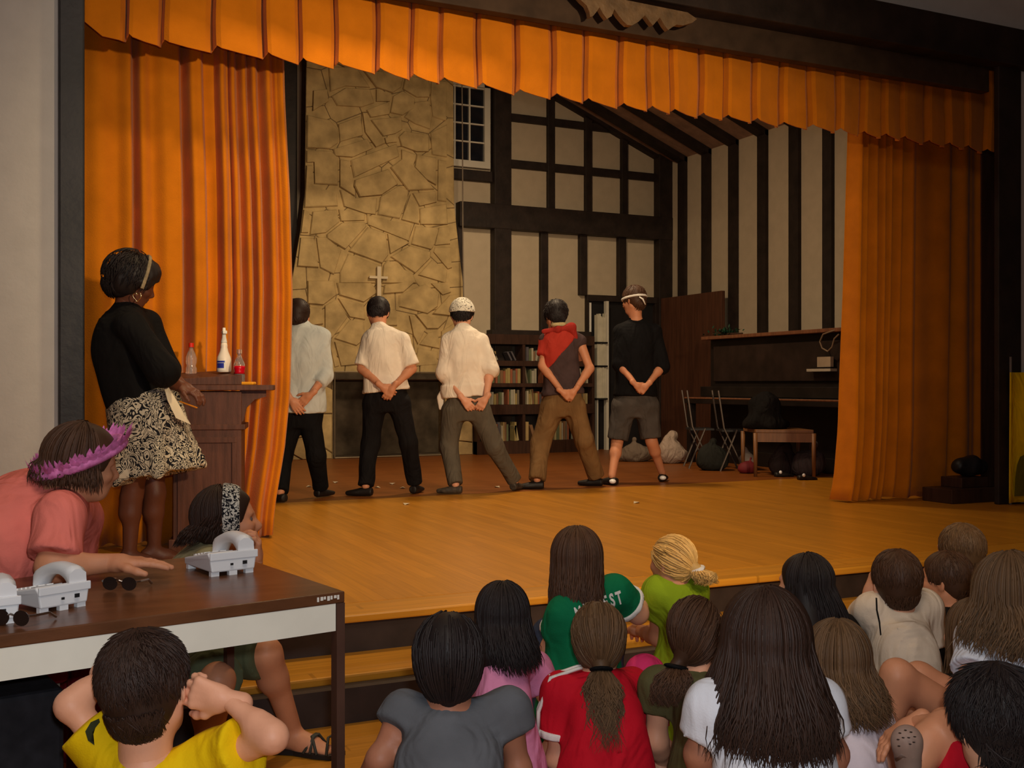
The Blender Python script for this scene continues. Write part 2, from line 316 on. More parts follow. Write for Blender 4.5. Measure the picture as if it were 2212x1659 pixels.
T2 = '''250,320 350,310 360,400 245,470|360,150 560,150 660,300 480,290 370,330|480,300 660,310 690,410 600,440 420,430 380,360|600,170 820,200 900,220 880,300 820,340 700,300 640,220|700,310 820,350 800,400 700,400|910,210 1080,240 1085,370 990,370 890,310|1095,240 1205,250 1205,540 1105,510 1090,380|820,360 890,320 980,380 970,450 890,500 800,480|630,460 790,400 800,490 660,515|980,400 1085,390 1100,520 1090,600 980,560 900,510|600,470 640,520 770,700 700,730 620,620|660,530 880,505 890,600 840,630 750,650|430,560 590,500 610,640 440,690|760,660 840,640 850,690 770,700|180,490 370,530 430,600 430,700 370,740 180,730|390,740 640,665 680,735 530,800 400,790|515,820 850,700 870,790 540,945|860,650 900,610 1080,640 1080,760 990,760 880,720|990,775 1130,800 1130,1000 1060,960 975,870|1090,620 1210,560 1210,800 1100,780|1145,810 1205,820 1205,1120 1140,1110|880,740 980,775 965,860 1070,970 1120,1030 930,1040 800,870 880,810|545,960 790,880 860,990 740,1070 580,1085 540,1000|180,745 380,750 430,800 430,1000 260,990 255,830 180,830|440,810 510,820 530,950 550,1080 440,1010|170,850 240,850 250,1000 420,1060 430,1150 170,1160|440,1030 550,1090 710,1090 700,1210 620,1200 470,1150|730,1080 860,1000 930,1030 930,1090 870,1240 710,1210|945,1060 1000,1160 1010,1280 880,1245|960,1055 1125,1040 1135,1120 1010,1150|1010,1165 1205,1130 1215,1280 1015,1280|245,1185 420,1170 440,1260 340,1340 225,1355|430,1170 620,1200 620,1250 445,1255|345,1350 455,1265 620,1260 635,1290 480,1460 345,1380|630,1210 960,1285 940,1400 640,1280|640,1295 770,1340 790,1500 745,1560 500,1470|780,1345 940,1410 800,1490|980,1290 1140,1300 1150,1320 1110,1440 1095,1460 950,1420|1150,1300 1222,1290 1232,1420 1120,1430|150,1370 255,1375 290,1590 135,1580|270,1370 340,1365 455,1460 400,1640 300,1590|500,1485 730,1570 700,1700 440,1700 440,1620|800,1510 940,1430 1095,1475 1090,1520 980,1630|750,1570 780,1530 970,1640 990,1700 740,1700|1110,1475 1120,1440 1235,1440 1245,1590 1215,1600|1100,1530 1210,1610 1200,1700 1000,1640|175,1170 225,1190 215,1340 160,1340'''
T7 = '''200,20 385,20 400,120 310,190 200,180|400,35 640,35 690,100 590,170 420,120|730,50 950,20 860,100 720,110|830,120 1010,40 1110,110 1100,200 1030,250 830,200|1050,40 1170,30 1190,100 1130,120|1180,120 1232,110 1235,270 1060,250|210,200 300,210 310,320 210,330|320,190 400,145 480,270 370,420 320,420|410,140 590,185 600,290 490,270|490,290 590,300 600,420 540,470 385,420|385,440 530,480 540,600 430,610|350,440 375,440 420,610 390,620|900,260 950,270 1010,360 960,460 930,400|940,250 1160,290 1100,350 1020,350|1030,380 1100,360 1110,490 970,460|960,480 1100,510 1090,600 940,610|1120,370 1230,300 1240,420 1120,470|700,210 810,220 820,330 690,330|700,350 820,350 890,420 900,500 690,480'''
def slab(px, th):
    q = [ZP(a, b, CY) for a, b in px]; n = len(q); c0 = (sum(p[0] for p in q)/n, sum(p[1] for p in q)/n)
    q = [(max(cx(z, cprof_l)+.01, min(cx(z, cprof_r)-.01, x)), z) for x, z in q]; f_ = lambda p, k: (c0[0]+(p[0]-c0[0])*k, c0[1]+(p[1]-c0[1])*k)
    V = [(a, CY, b) for a, b in (f_(p, .985) for p in q)]+[(a, CY-th*.6, b) for a, b in (f_(p, .985) for p in q)]+[(a, CY-th, b) for a, b in (f_(p, .93) for p in q)]
    m.add(V, [(k, (k+1) % n, n+(k+1) % n, n+k) for k in range(n)]+[(n+k, n+(k+1) % n, 2*n+(k+1) % n, 2*n+k) for k in range(n)]+[tuple(2*n+k for k in range(n))])
for t_, s_, ox, oy in ((T2, .3014, 600, 100), (T7, .3135, 600, 600)):
    for row in t_.split('|'): slab([(ox+float(a.split(',')[0])*s_, oy+float(a.split(',')[1])*s_) for a in row.split()], RS.uniform(.030, .046))
zt_ = ZP(800, 145, CY)[1]; zb_ = ZP(800, 785, CY)[1]
for i, (sx, sz) in enumerate(sites):
    poly = [(sx-.9, sz-.9), (sx+.9, sz-.9), (sx+.9, sz+.9), (sx-.9, sz+.9)]
    for j, (tx, tz) in enumerate(sites):
        if i != j and abs(tx-sx)+abs(tz-sz) < 1.6:
            nx, nz = tx-sx, tz-sz; L = math.hypot(nx, nz); nx /= L; nz /= L
            poly = clip(poly, nx, nz, nx*(sx+tx)/2+nz*(sz+tz)/2+(wts[i]-wts[j])/(2*L)-.0045)
            if len(poly) < 3: break
    def ccl(poly):
        # keep inside the chimney outline
        for (z0, xa), (z1, xb) in zip([(-1, 3.0)]+cprof_l, cprof_l+[(9, 3.37)]):
            if z0 <= sz <= z1:
                nx, nz = -(z1-z0), (xb-xa); L = math.hypot(nx, nz); poly = clip(poly, nx/L, nz/L, (nx*xa+nz*z0)/L-.003)
        for (z0, xa), (z1, xb) in zip([(-1, 5.6)]+cprof_r, cprof_r+[(9, 5.31)]):
            if z0 <= sz <= z1:
                nx, nz = (z1-z0), -(xb-xa); L = math.hypot(nx, nz); poly = clip(poly, nx/L, nz/L, (nx*xa+nz*z0)/L-.003)
        poly = clip(poly, 0, -1, -S)
        if sz > 1.25: poly = clip(poly, 0, -1, -1.31)
        elif sx < 4.4: poly = clip(poly, 1, 0, 3.69); 
        else: poly = clip(poly, -1, 0, -5.20)
        return poly
    poly = ccl(poly)
    if len(poly) < 3: continue
    th = RS.uniform(.016, .034) if not zb_ < sz < zt_ else .010; n = len(poly); c0 = (sum(p[0] for p in poly)/n, sum(p[1] for p in poly)/n)
    ins = [(c0[0]+(p[0]-c0[0])*.965, c0[1]+(p[1]-c0[1])*.965) for p in poly]
    V = [(p[0], CY, p[1]) for p in poly]+[(p[0], CY-th*.6, p[1]) for p in poly]+[(p[0]+(c0[0]-p[0])*.03, CY-th+RS.uniform(-.003, .003), p[1]+(c0[1]-p[1])*.03) for p in ins]
    m.add(V, [(k, (k+1) % n, n+(k+1) % n, n+k) for k in range(n)]+[(n+k, n+(k+1) % n, 2*n+(k+1) % n, 2*n+k) for k in range(n)]+[tuple(2*n+k for k in range(n))])
st = m.build('flagstones', M_stone, chim)
# fire screen frame in front of the firebox
fs = thing('fire_screen', 'thin metal framed screen standing across the dark firebox', 'fire screen', (4.42, CY-.08, S))
m = MB()
for a, b in (((3.70, S+.012), (5.21, S+.012)), ((5.21, S+.012), (5.21, 1.40)), ((3.70, S+.012), (3.70, 1.40)), ((3.70, 1.40), (5.21, 1.40))): m.tube([(a[0], CY-.08, a[1]), (b[0], CY-.08, b[1])], .009, 6)
m.build('frame', mat('dull_brass_frame', (.22, .17, .11), .5, .4, metal=.6), fs)
m = MB(); m.box((3.70, CY-.083, 1.31), (5.21, CY-.078, 1.39)); m.build('mesh_top', M_soot, fs)
# cross on the chimney
m = MB(); m.box((4.248, CY-.09, 2.18), (4.300, CY-.055, 2.735)); m.box((4.146, CY-.088, 2.580), (4.39, CY-.058, 2.612))
cr = m.build('wall_cross', mat('pale_wood', (.60, .50, .34), .5, .3, noise=.08), bevel=.003); tag(cr, 'small pale wooden cross fixed on the stone chimney', 'cross')
# cord hanging by the chimney
m = MB(); m.tube([(5.33, 12.8, 5.93), (5.33, 12.8, 5.4), (5.34, 12.8, 4.4), (5.345, 12.8, 3.2), (5.36, 12.8, 2.0)], .008, 6)
tag(m.build('hanging_cord', mat('grey_cord', (.20, .16, .12), .8)), 'thin cord hanging from the roof right of the stone chimney', 'cord')
# open doorway in the back wall, its darkness painted as a flat black sheet
m = MB(); m.box((7.42, YB-.012, S), (8.575, YB-.004, 2.42)); struct('doorway_shade', m, M_black)
m = MB(); m.box((7.42, YB-.07, S), (7.455, YB, 2.42)); m.box((8.55, YB-.07, S), (8.575, YB, 2.42)); struct('trim_door_casing', m, M_timber)
ns = thing('narrow_shelf', 'narrow white shelf unit packed with white sheets in the dark doorway', 'shelf unit', (7.6, 13.15, S))
m = MB(); m.box((7.675, 13.13, S), (7.715, 13.2, 2.42)); m.build('side_board', M_white, ns)
for z in (1.03, 1.49, 1.82): m = MB(); m.box((7.50, 13.09, z), (7.675, 13.2, z+.022)); m.build('shelf', M_black, ns)
m = MB(); m.box((7.53, 13.14, S), (7.55, 13.2, 1.03)); m.build('inner_board', M_white, ns)
for zb, zt in ((1.052, 1.487), (1.512, 1.817), (1.842, 2.26)):
    m = MB(); x = 7.515
    while x < 7.655:
        t = RS.uniform(.010, .02); m.box((x, 13.10+RS.uniform(0, .02), zb), (x+t, 13.19, zt-(RS.uniform(0, .09) if zt > 2 else RS.uniform(0, .01)))); x += t+.002
    tag(m.build('paper_stack', mat('cream_paper', (.58, .54, .42), .8, .1)), {1.487: 'stack of white upright sheets on the lowest filled shelf of the narrow unit', 1.817: 'stack of white upright sheets on the middle shelf of the narrow unit'}.get(zt, 'tallest jagged stack of white sheets at the top of the narrow unit'), 'paper', 'white paper stacks in the doorway')
m = MB(); m.box((7.46, 13.25, 1.97), (7.50, 13.285, 2.40)); tag(m.build('pale_board', M_paper), 'narrow pale strip of board left of the dark doorway', 'board')
# ------------------------------------------------------------------ bookcase with its books
bx0, bx1, bY0, bY1 = 5.60, 7.36, 12.93, 13.19
bc = thing('bookcase', 'low dark wooden bookcase full of books beside the fireplace', 'bookcase', (6.45, bY0, S))
m = MB(); m.box((bx0, bY1-.015, S), (bx1, bY1, 1.9)); m.build('back_panel', M_black, bc)
for x in (bx0, 6.265, bx1-.03): m = MB(); m.box((x, bY0, S), (x+.04, bY1, 1.9)); m.build('upright', M_dwood, bc)
for z, h in ((S, .17), (.846, .13), (1.21, .05), (1.49, .07), (1.78, .13)): m = MB(); m.box((bx0, bY0-.01, z), (bx1, bY1, z+h)); m.build('shelf', M_dwood, bc)
bcols = [(.40, .33, .16), (.34, .26, .10), (.16, .13, .09), (.30, .10, .05), (.45, .40, .28), (.13, .15, .08), (.22, .12, .06), (.40, .28, .12), (.10, .09, .10), (.35, .33, .25)]
BM = [mat('book_cloth', c, .7, .2, noise=.1) for c in bcols]
bk_names = {0: 'bottom', 1: 'third', 2: 'second', 3: 'top'}
nb = 0
for si, (zb, zt) in enumerate([(.491, .80), (.977, 1.19), (1.261, 1.475), (1.561, 1.755)]):
    for (xa, xb) in ((5.66, 6.25), (6.32, 7.32)):
        x = xa
        if RS.random() < .9: x += RS.uniform(0, .12)
        while x < xb-.05:
            t = RS.uniform(.018, .042); h = min(RS.uniform(.62, .98)*(zt-zb), .25); lean = 0
            if RS.random() < .07: x += RS.uniform(.05, .14); continue
            if RS.random() < .22: lean = RS.uniform(-.3, .3)
            if si == 3 and xa < 6 and x > 5.85: lean = .5
            mm = MB(); M_ = Matrix.Translation((x+t/2, bY0+.09, zb)) @ Matrix.Rotation(-lean, 4, 'Y')
            dz = abs(math.sin(lean))*t/2+.0005
            M_ = Matrix.Translation((0, 0, dz)) @ M_
            mm.box((-t/2, -.075, 0), (t/2, .07, h), M=M_)
            o = mm.build('book', BM[RS.randrange(10)]); nb += 1
            side = 'left' if xa < 6 else 'right'
            tag(o, 'book in the %s half of the %s shelf of the dark bookcase' % (side, bk_names[si]), 'book', 'books on the %s shelf %s half' % (bk_names[si], side))
            x += t+.004+abs(math.sin(lean))*h*.55
# ------------------------------------------------------------------ curtains and valance
def smooth1(x): return x*x*(3-2*x)
def interp(t, pts):
    if t <= pts[0][0]: return pts[0][1]
    for (a, x), (b, y) in zip(pts, pts[1:]):
        if t <= b: return x+(y-x)*(t-a)/(b-a)
    return pts[-1][1]
def curtain(name, folds, xl, xr, zt, zb, Y, label, nu=420, nv=30, hemf=None, depthf=None):
    """folds: list of (u position 0..1, depth) of crests; xl/xr as functions of z"""
    V = []; us = np.linspace(0, 1, nu)
    prof = []
    for u in us:
        # piecewise cosine between alternating crest / trough marks
        for (a, da), (b, db) in zip(folds, folds[1:]):
            if a <= u <= b:
                t = (u-a)/(b-a); prof.append(da+(db-da)*(.5-.5*math.cos(math.pi*t))); break
        else: prof.append(folds[-1][1])
    for j in range(nv+1):
        t = j/nv
        for u, pf in zip(us, prof):
            zbot = zb+(hemf(u) if hemf else 0); z = zt+(zbot-zt)*t
            a, b = xl(z), xr(z)
            amp = depthf(t) if depthf else 1
            V.append((a+(b-a)*u+.003*math.sin(4*t+u*30), Y+pf*amp+.008*math.sin(3*t+u*17), z))
    Fc = [(j*nu+i, j*nu+i+1, (j+1)*nu+i+1, (j+1)*nu+i) for j in range(nv) for i in range(nu-1)]
    m = MB(); m.add(V, Fc); o = m.build(name, M_orange, smooth=True)
    s = o.modifiers.new('thickness', 'SOLIDIFY'); s.thickness = .006
    return tag(o, label, 'curtain')
def pxu(px, p0, p1): return (px-p0)/(p1-p0)
# left curtain: wide soft folds, then a tight gathered stack
lc = [(180, 0), (190, -.06), (203, .07), (215, -.05), (240, -.07), (275, -.02), (300, -.06), (311, .06), (326, -.06), (345, -.02), (370, -.06), (395, -.05), (408, .08), (425, -.07), (440, -.05), (452, .06), (472, .04), (483, -.08), (496, -.03), (501, .03), (508, -.06),
      (522, .03), (532, -.05), (543, .03), (551, -.06), (566, .05), (580, -.07), (594, -.02), (600, -.05), (610, -.08), (618, -.02), (622, .06)]
folds = [(pxu(a, 180, 622), b) for a, b in lc]
zz = [(.30, 1.475), (.5, 1.49), (.85, 1.55), (1.2, 1.585), (1.8, 1.60), (2.4, 1.585), (3.0, 1.555), (3.5, 1.545)]
curtain('stage_curtain', folds, lambda z: .30, lambda z: interp(z, zz), 3.5, S+.012, 6.55, 'orange velvet stage curtain gathered on the left behind the lectern',
        hemf=lambda u: .01*math.sin(u*40), depthf=lambda t: .75+.45*t)
rc_ = [(1826, .08), (1832, -.08), (1845, .02), (1853, -.03), (1858, .05), (1868, -.05), (1880, .04), (1884, -.04), (1893, .03), (1898, -.03), (1908, .05), (1918, -.04), (1930, .04), (1942, -.05), (1952, -.03), (1990, 0), (2020, -.02), (2036, .03), (2060, -.03), (2080, .02), (2094, .05), (2110, -.02), (2130, .03), (2151, .05)]
folds = [(pxu(a, 1826, 2151), b) for a, b in rc_]
zz2 = [(.30, 5.93), (.5, 5.98), (.9, 6.02), (1.25, 6.03), (2.0, 6.06), (3.5, 6.1)]
curtain('stage_curtain', folds, lambda z: interp(z, zz2), lambda z: 7.78, 3.5, S+.012, 6.55, 'orange red velvet stage curtain hanging on the right by the dark post',
        hemf=lambda u: max(0, (u-.55))*.35+.008*math.sin(u*50), depthf=lambda t: .8+.4*t)
# valance: box pleats with overlapping scalloped bottoms
V = []; Fc = []
x = .36; pitch0 = .235; cols = []
RV = random.Random(11)
while x < 7.25:
    p = RV.choice([.20, .235, .27]) * RV.uniform(.92, 1.08)
    # each pleat: flat face then a quick tuck behind the next one
    for (du, dy, dz) in ((0, .0, .012), (.03, -.036, .022), (.10, -.044, .006), (.45, -.030, -.006), (.80, -.018, -.014), (.90, .004, -.012), (.95, .05, .0), (1.0, .055, .012)):
        cols.append((x+du*p, 6.20+dy+RV.uniform(-.004, .004), dz))
    x += p
nv = 10
for i, (cxx, cyy, dz) in enumerate(cols):
    zb = 3.118+.012*math.sin(cxx*1.3)+dz+ (.05 if cxx < .45 else 0)
    for j in range(nv+1):
        t = j/nv; sw = .012*math.sin(cxx*9)*t*t
        V.append((cxx+.004*math.sin(7*t+cxx*5), cyy*1.0+sw-(0.0), 3.80+(zb-3.80)*t))
for i in range(len(cols)-1):
    for j in range(nv): a = i*(nv+1)+j; Fc.append((a, a+nv+1, a+nv+2, a+1))
m = MB(); m.add(V, Fc); o = m.build('valance', M_orange, smooth=False); s = o.modifiers.new('thickness', 'SOLIDIFY'); s.thickness = .008
tag(o, 'pleated orange velvet valance hanging across the top of the stage opening', 'valance')
# ------------------------------------------------------------------ body modelling: smooth implicit volumes turned into one surface
class Vol:
    def __init__(s): s.ops = []; s.lo = np.full(3, 1e9); s.hi = -s.lo; s.noise = None; s.pl = []
    def _a(s, fn, lo, hi, k, op):
        lo, hi = np.array(lo, float), np.array(hi, float)
        if op == 'u': s.lo = np.minimum(s.lo, lo); s.hi = np.maximum(s.hi, hi)
        s.ops.append((fn, lo, hi, k, op)); return s
    def cap(s, a, b, r1, r2, k=.02, flat=False, op='u'):
        a, b = np.array(a, float), np.array(b, float); ab = b-a; L2 = ab@ab+1e-9; L = math.sqrt(L2); R_ = max(r1, r2)
        def fn(P):
            d = P-a; t = np.clip(d@ab/L2, 0, 1); q = d-t[..., None]*ab
            r = np.sqrt((q*q).sum(-1))-(r1+(r2-r1)*t)
            if flat: r = np.maximum(r, (d@ab)/L-L)
            return r
        return s._a(fn, np.minimum(a, b)-R_, np.maximum(a, b)+R_, k, op)
    def ell(s, c, ax, rad, k=.02, op='u'):
        c = np.array(c, float); A = np.array([nrm(v) for v in ax]); r = np.array(rad, float); R_ = r.max()
        def fn(P):
            q = (P-c)@A.T; k0 = np.sqrt(((q/r)**2).sum(-1)); k1 = np.sqrt(((q/r**2)**2).sum(-1))+1e-9
            return k0*(k0-1)/k1
        ext = np.sqrt(((A*r[:, None])**2).sum(0))
        return s._a(fn, c-ext, c+ext, k, op)
    def chain(s, secs, lat, fwd, k=.02, flat=True, e=2.3, op='u'):
        """secs: list of (centre, half width, half depth); elliptical tube through them"""
        lat = nrm(lat); fwd = np.array(fwd, float); fwd = nrm(fwd-lat*(fwd@lat))
        if len(secs) > 3:                                   # smooth the profile
            old = [np.r_[np.array(c, float), a, b] for c, a, b in secs]; new = []
            for i in range(len(old)-1):
                p0, p1, p2, p3 = old[max(i-1, 0)], old[i], old[i+1], old[min(i+2, len(old)-1)]
                for t in (0, .25, .5, .75): new.append(.5*(2*p1+(p2-p0)*t+(2*p0-5*p1+4*p2-p3)*t*t+(3*p1-p0-3*p2+p3)*t**3))
            new.append(old[-1]); secs = [(q[:3], max(q[3], .01), max(q[4], .01)) for q in new]
        C = [np.array(c, float) for c, a, b in secs]; m = len(C)
        def fn(P):
            best = None
            for i in range(m-1):
                A, B = C[i], C[i+1]; ab = B-A; L2 = ab@ab+1e-9; L = math.sqrt(L2); d = P-A; tr = d@ab/L2
                t = np.clip(tr, 0, 1); ts = t
                c = A+t[..., None]*ab; q = P-c; a_ = secs[i][1]+(secs[i+1][1]-secs[i][1])*ts; b_ = secs[i][2]+(secs[i+1][2]-secs[i][2])*ts
                u = np.abs(q@lat)/a_; v = np.abs(q@fwd)/b_
                r = ((u**e+v**e)**(1/e)-1)*np.minimum(a_, b_)
                over = np.abs((tr-t)*L)
                if i == 0: r = np.where(tr < 0, np.maximum(r, over) if flat else np.sqrt(np.maximum(r, 0)**2+over**2), r)
                else: r = np.where(tr < 0, np.maximum(r, over-.006), r)
                r = np.where(tr > 1, np.maximum(r, over-(.006 if i < m-2 else 0)), r)
                if best is None: best = r
                else:
                    best = np.minimum(best, r)
            return best
        R_ = max(max(a, b) for c, a, b in secs)
        return s._a(fn, np.min(C, 0)-R_, np.max(C, 0)+R_, k, op)
    def cut(s, p, n):
        p, n = np.array(p, float), nrm(n); s.ops.append((lambda P: (P-p)@n, None, None, 0, 'cut')); return s
    def mesh(s, h, zmin=None):
        pad = 3*h; lo = s.lo-pad; hi = s.hi+pad
        n = np.ceil((hi-lo)/h).astype(int)+1
        ax = [lo[i]+h*np.arange(n[i]) for i in range(3)]
        G = np.full(n, .5, np.float32)
        for fn, l, u, k, op in s.ops:
            if op == 'cut':
                P = np.stack(np.meshgrid(*ax, indexing='ij'), -1); G = np.maximum(G, fn(P).astype(np.float32)); continue
            p = k+2.5*h
            i0 = np.clip(np.floor((l-p-lo)/h).astype(int), 0, n-1); i1 = np.clip(np.ceil((u+p-lo)/h).astype(int)+1, 1, n)
            if (i1 <= i0).any(): continue
            sl = tuple(slice(a, b) for a, b in zip(i0, i1))
            P = np.stack(np.meshgrid(*[ax[i][i0[i]:i1[i]] for i in range(3)], indexing='ij'), -1)
            d = fn(P).astype(np.float32); g = G[sl]
            if op == 'u':
                if k > 0: hh = np.maximum(k-np.abs(g-d), 0)/k; G[sl] = np.minimum(g, d)-hh*hh*k*.25
                else: G[sl] = np.minimum(g, d)
            else:
                d = -d
                if k > 0: hh = np.maximum(k-np.abs(g-d), 0)/k; G[sl] = np.maximum(g, d)+hh*hh*k*.25
                else: G[sl] = np.maximum(g, d)
        if s.noise is not None:
            P = np.stack(np.meshgrid(*ax, indexing='ij'), -1); G = G+s.noise(P).astype(np.float32)
        if zmin is not None: G = np.maximum(G, (zmin-ax[2])[None, None, :].astype(np.float32))
        return snets(G, lo, h)
def snets(G, lo, h):
    S_ = G < 0; nx, ny, nz = G.shape
    corners = [(i, j, k) for i in (0, 1) for j in (0, 1) for k in (0, 1)]
    def sub(A, c): return A[c[0]:nx-1+c[0], c[1]:ny-1+c[1], c[2]:nz-1+c[2]]
    cnt = sum(sub(S_, c).astype(np.int8) for c in corners); act = (cnt > 0) & (cnt < 8)
    idx = np.argwhere(act); 
    if len(idx) == 0: return np.zeros((0, 3)), np.zeros((0, 4), int)
    vid = np.full(act.shape, -1, np.int64); vid[tuple(idx.T)] = np.arange(len(idx))
    acc = np.zeros((len(idx), 3)); num = np.zeros(len(idx))
    g = {c: G[idx[:, 0]+c[0], idx[:, 1]+c[1], idx[:, 2]+c[2]].astype(float) for c in corners}
    for c in corners:
        for a in range(3):
            if c[a] == 0:
                e = list(c); e[a] = 1; e = tuple(e); ga, gb = g[c], g[e]; cr = (ga < 0) != (gb < 0)
                t = np.where(cr, ga/np.where(cr, ga-gb, 1), 0); p = np.array(c, float)+np.zeros((len(idx), 3)); p[:, a] += t
                acc += p*cr[:, None]; num += cr
    V = lo+h*(idx+acc/num[:, None])
    F = []
    for a in range(3):
        b, c = (a+1) % 3, (a+2) % 3
        s0 = [slice(None)]*3; s1 = [slice(None)]*3; s0[a] = slice(0, -1); s1[a] = slice(1, None)
        for q in (b, c):
            s0[q] = slice(1, -1); s1[q] = slice(1, -1)
        A = S_[tuple(s0)]; B = S_[tuple(s1)]; e = np.argwhere(A != B)
        if len(e) == 0: continue
        flip = A[tuple(e.T)]
        base = e.copy(); base[:, b] += 1; base[:, c] += 1
        def cell(db, dc): q = base.copy(); q[:, b] -= db; q[:, c] -= dc; return vid[tuple(q.T)]
        quad = np.stack([cell(1, 1), cell(0, 1), cell(0, 0), cell(1, 0)], 1)
        quad[~flip] = quad[~flip][:, ::-1]; F.append(quad)
    F = np.concatenate(F); F = F[(F >= 0).all(1)]
    return V, F
def relax(V, F, it=1, f=.5):
    for _ in range(it):
        acc = np.zeros_like(V); n = np.zeros(len(V))
        for i in range(4):
            for j in (1, 3):
                np.add.at(acc, F[:, i], V[F[:, (i+j) % 4]]); np.add.at(n, F[:, i], 1)
        n = np.maximum(n, 1); V = V*(1-f)+acc/n[:, None]*f
    return V
def npmesh(name, pieces, m, parent, attr=None, smooth=True):
    Vs = []; Fs = []; o = 0
    for V, F in pieces:
        if len(V) == 0: continue
        Vs.append(V); Fs.append(F+o); o += len(V)
    V = np.concatenate(Vs); F = np.concatenate(Fs)
    me = bpy.data.meshes.new(name); me.vertices.add(len(V)); me.loops.add(F.size); me.polygons.add(len(F))
    me.vertices.foreach_set('co', V.astype(np.float32).ravel()); me.loops.foreach_set('vertex_index', F.astype(np.int32).ravel())
    me.polygons.foreach_set('loop_start', np.arange(0, F.size, 4, dtype=np.int32)); me.polygons.foreach_set('loop_total', np.full(len(F), 4, np.int32))
    me.polygons.foreach_set('use_smooth', np.ones(len(F), bool)); me.update(); me.validate()
    if attr is not None:
        at = me.attributes.new('strand', 'FLOAT', 'POINT'); at.data.foreach_set('value', attr.astype(np.float32))
    me.materials.append(m); ob = bpy.data.objects.new(name, me); COL.objects.link(ob); put(ob, parent); return ob
def folds(amp, freq, seed, dirv=(0, 0, 1)):
    """gentle cloth folds: bands that bend"""
    r = np.random.RandomState(seed); D = [nrm(r.normal(size=3)*np.array([1, 1, .3])) for _ in range(5)]; ph = r.uniform(0, 6, 5)
    def fn(P):
        w_ = .9*np.sin(P@D[3]*freq*.45+ph[3])+.7*np.sin(P@D[4]*freq*.6+ph[4])
        o = 0
        for i in range(3): o = o+np.sin(P@D[i]*freq*(1+.35*i)+ph[i]+1.8*w_)
        o = o/3; return amp*np.sign(o)*np.abs(o)**1.4
    return fn
# ------------------------------------------------------------------ hand: palm, four curled fingers, side thumb
def hand(w, f, n, side, s=1., curl=.5, spread=.12, h=.005, tip=0):
    """w wrist, f finger direction, n palm normal (fingers curl towards n), side +1/-1: thumb side = side * cross(f, n)"""
    w = np.array(w, float); f = nrm(f); n = np.array(n, float); n = nrm(n-f*(n@f)); t = nrm(np.cross(f, n))*side
    v = Vol(); pl = .085*s
    v.cap(w-f*.035*s, w+f*.03*s, .026*s, .024*s, .01)
    for k in range(4):
        o = (1.5-k)*.0195*s                      # index nearest the thumb
        v.cap(w+f*.02*s+t*o*.55, w+f*pl*(.96-.03*abs(k-1.2))+t*o, .014*s, .0115*s, .014)
    v.cap(w+f*.02*s+t*.018*s+n*.004, w+f*.05*s+t*.026*s+n*.006, .016*s, .013*s, .014)
    for k, L in enumerate((.070, .078, .072, .056)):
        o = (1.5-k)*.0195*s; p = w+f*pl*(.97-.03*abs(k-1.2))+t*o; d = nrm(f+t*(1.5-k)*spread*.5); ang = 0
        rr = [.0098, .0092, .0084, .0074]
        if k == 3: rr = [r_*.9 for r_ in rr]
        for j, fr in enumerate((.45, .31, .24)):
            ang += curl*(.75, 1.0, .7)[j]*(1+.12*k*(1 if tip == 0 else 0))
            dd = nrm(d*math.cos(ang)+n*math.sin(ang)); q = p+dd*L*fr*s
            v.cap(p, q, rr[j]*s, rr[j+1]*s, .004); p = q
    p = w+f*.022*s+t*.024*s; d = nrm(f*.75+t*.75+n*.25)
    for j, (L, ra, rb) in enumerate(((.036, .0135, .0115), (.03, .0112, .010), (.022, .010, .008))):
        q = p+d*L*s; v.cap(p, q, ra*s, rb*s, .006); p = q; d = nrm(d+f*.35+n*.3*curl*2-t*.12)
    return v.mesh(h*max(s, .8))
def headvol(c, f, u, s=1., h=.006, neck=None, jaw=1., eyes=True, noseL=1.):
    f = nrm(f); u = np.array(u, float); u = nrm(u-f*(u@f)); r = np.cross(f, u)
    P = lambda a, b, d: c+f*a*s+r*b*s+u*d*s
    v = Vol(); ax = (f, r, u)
    v.ell(P(-.012, 0, .030), ax, (.097*s, .077*s, .090*s), .02)
    v.ell(P(.030, 0, -.025), ax, (.062*s, .060*s, .082*s), .03)
    v.ell(P(.052, 0, -.083), ax, (.030*s, .032*s*jaw, .022*s), .025)
    v.cap(P(-.01, .052, -.055), P(.05, .022, -.09), .018*s, .016*s, .03); v.cap(P(-.01, -.052, -.055), P(.05, -.022, -.09), .018*s, .016*s, .03)
    v.cap(P(.076, .03, .018), P(.08, -.03, .018), .012*s, .012*s, .012)                   # brow
    v.cap(P(.084, 0, .006), P(.104*noseL, 0, -.028), .008*s, .012*s, .012)                # nose
    v.cap(P(.095, 0, -.034), P(.088, 0, -.036), .012*s, .013*s, .008)
    for b in (-1, 1):
        v.ell(P(.060, b*.036, -.022), ax, (.028*s, .024*s, .022*s), .015)                 # cheek
        v.ell(P(.093, b*.029, .002), ax, (.018*s, .015*s, .0105*s), .010, 'sub')          # socket
        v.ell(P(-.006, b*.079, -.008), (nrm(f-r*b*.5), nrm(r*b+f*.5), u), (.019*s, .007*s, .031*s), .006)     # ear
        v.ell(P(.000, b*.086, -.006), (nrm(f-r*b*.5), nrm(r*b+f*.5), u), (.009*s, .005*s, .018*s), .004, 'sub')
    v.ell(P(.086, 0, -.056), ax, (.012*s, .024*s, .0065*s), .006)                          # lips
    v.ell(P(.083, 0, -.068), ax, (.012*s, .021*s, .0065*s), .006)
    v.ell(P(.100, 0, -.0625), ax, (.014*s, .022*s, .0018*s), .003, 'sub')
    if neck is not None: v.cap(P(-.022, 0, -.045), neck, .054*s, .056*s, .03)
    return v
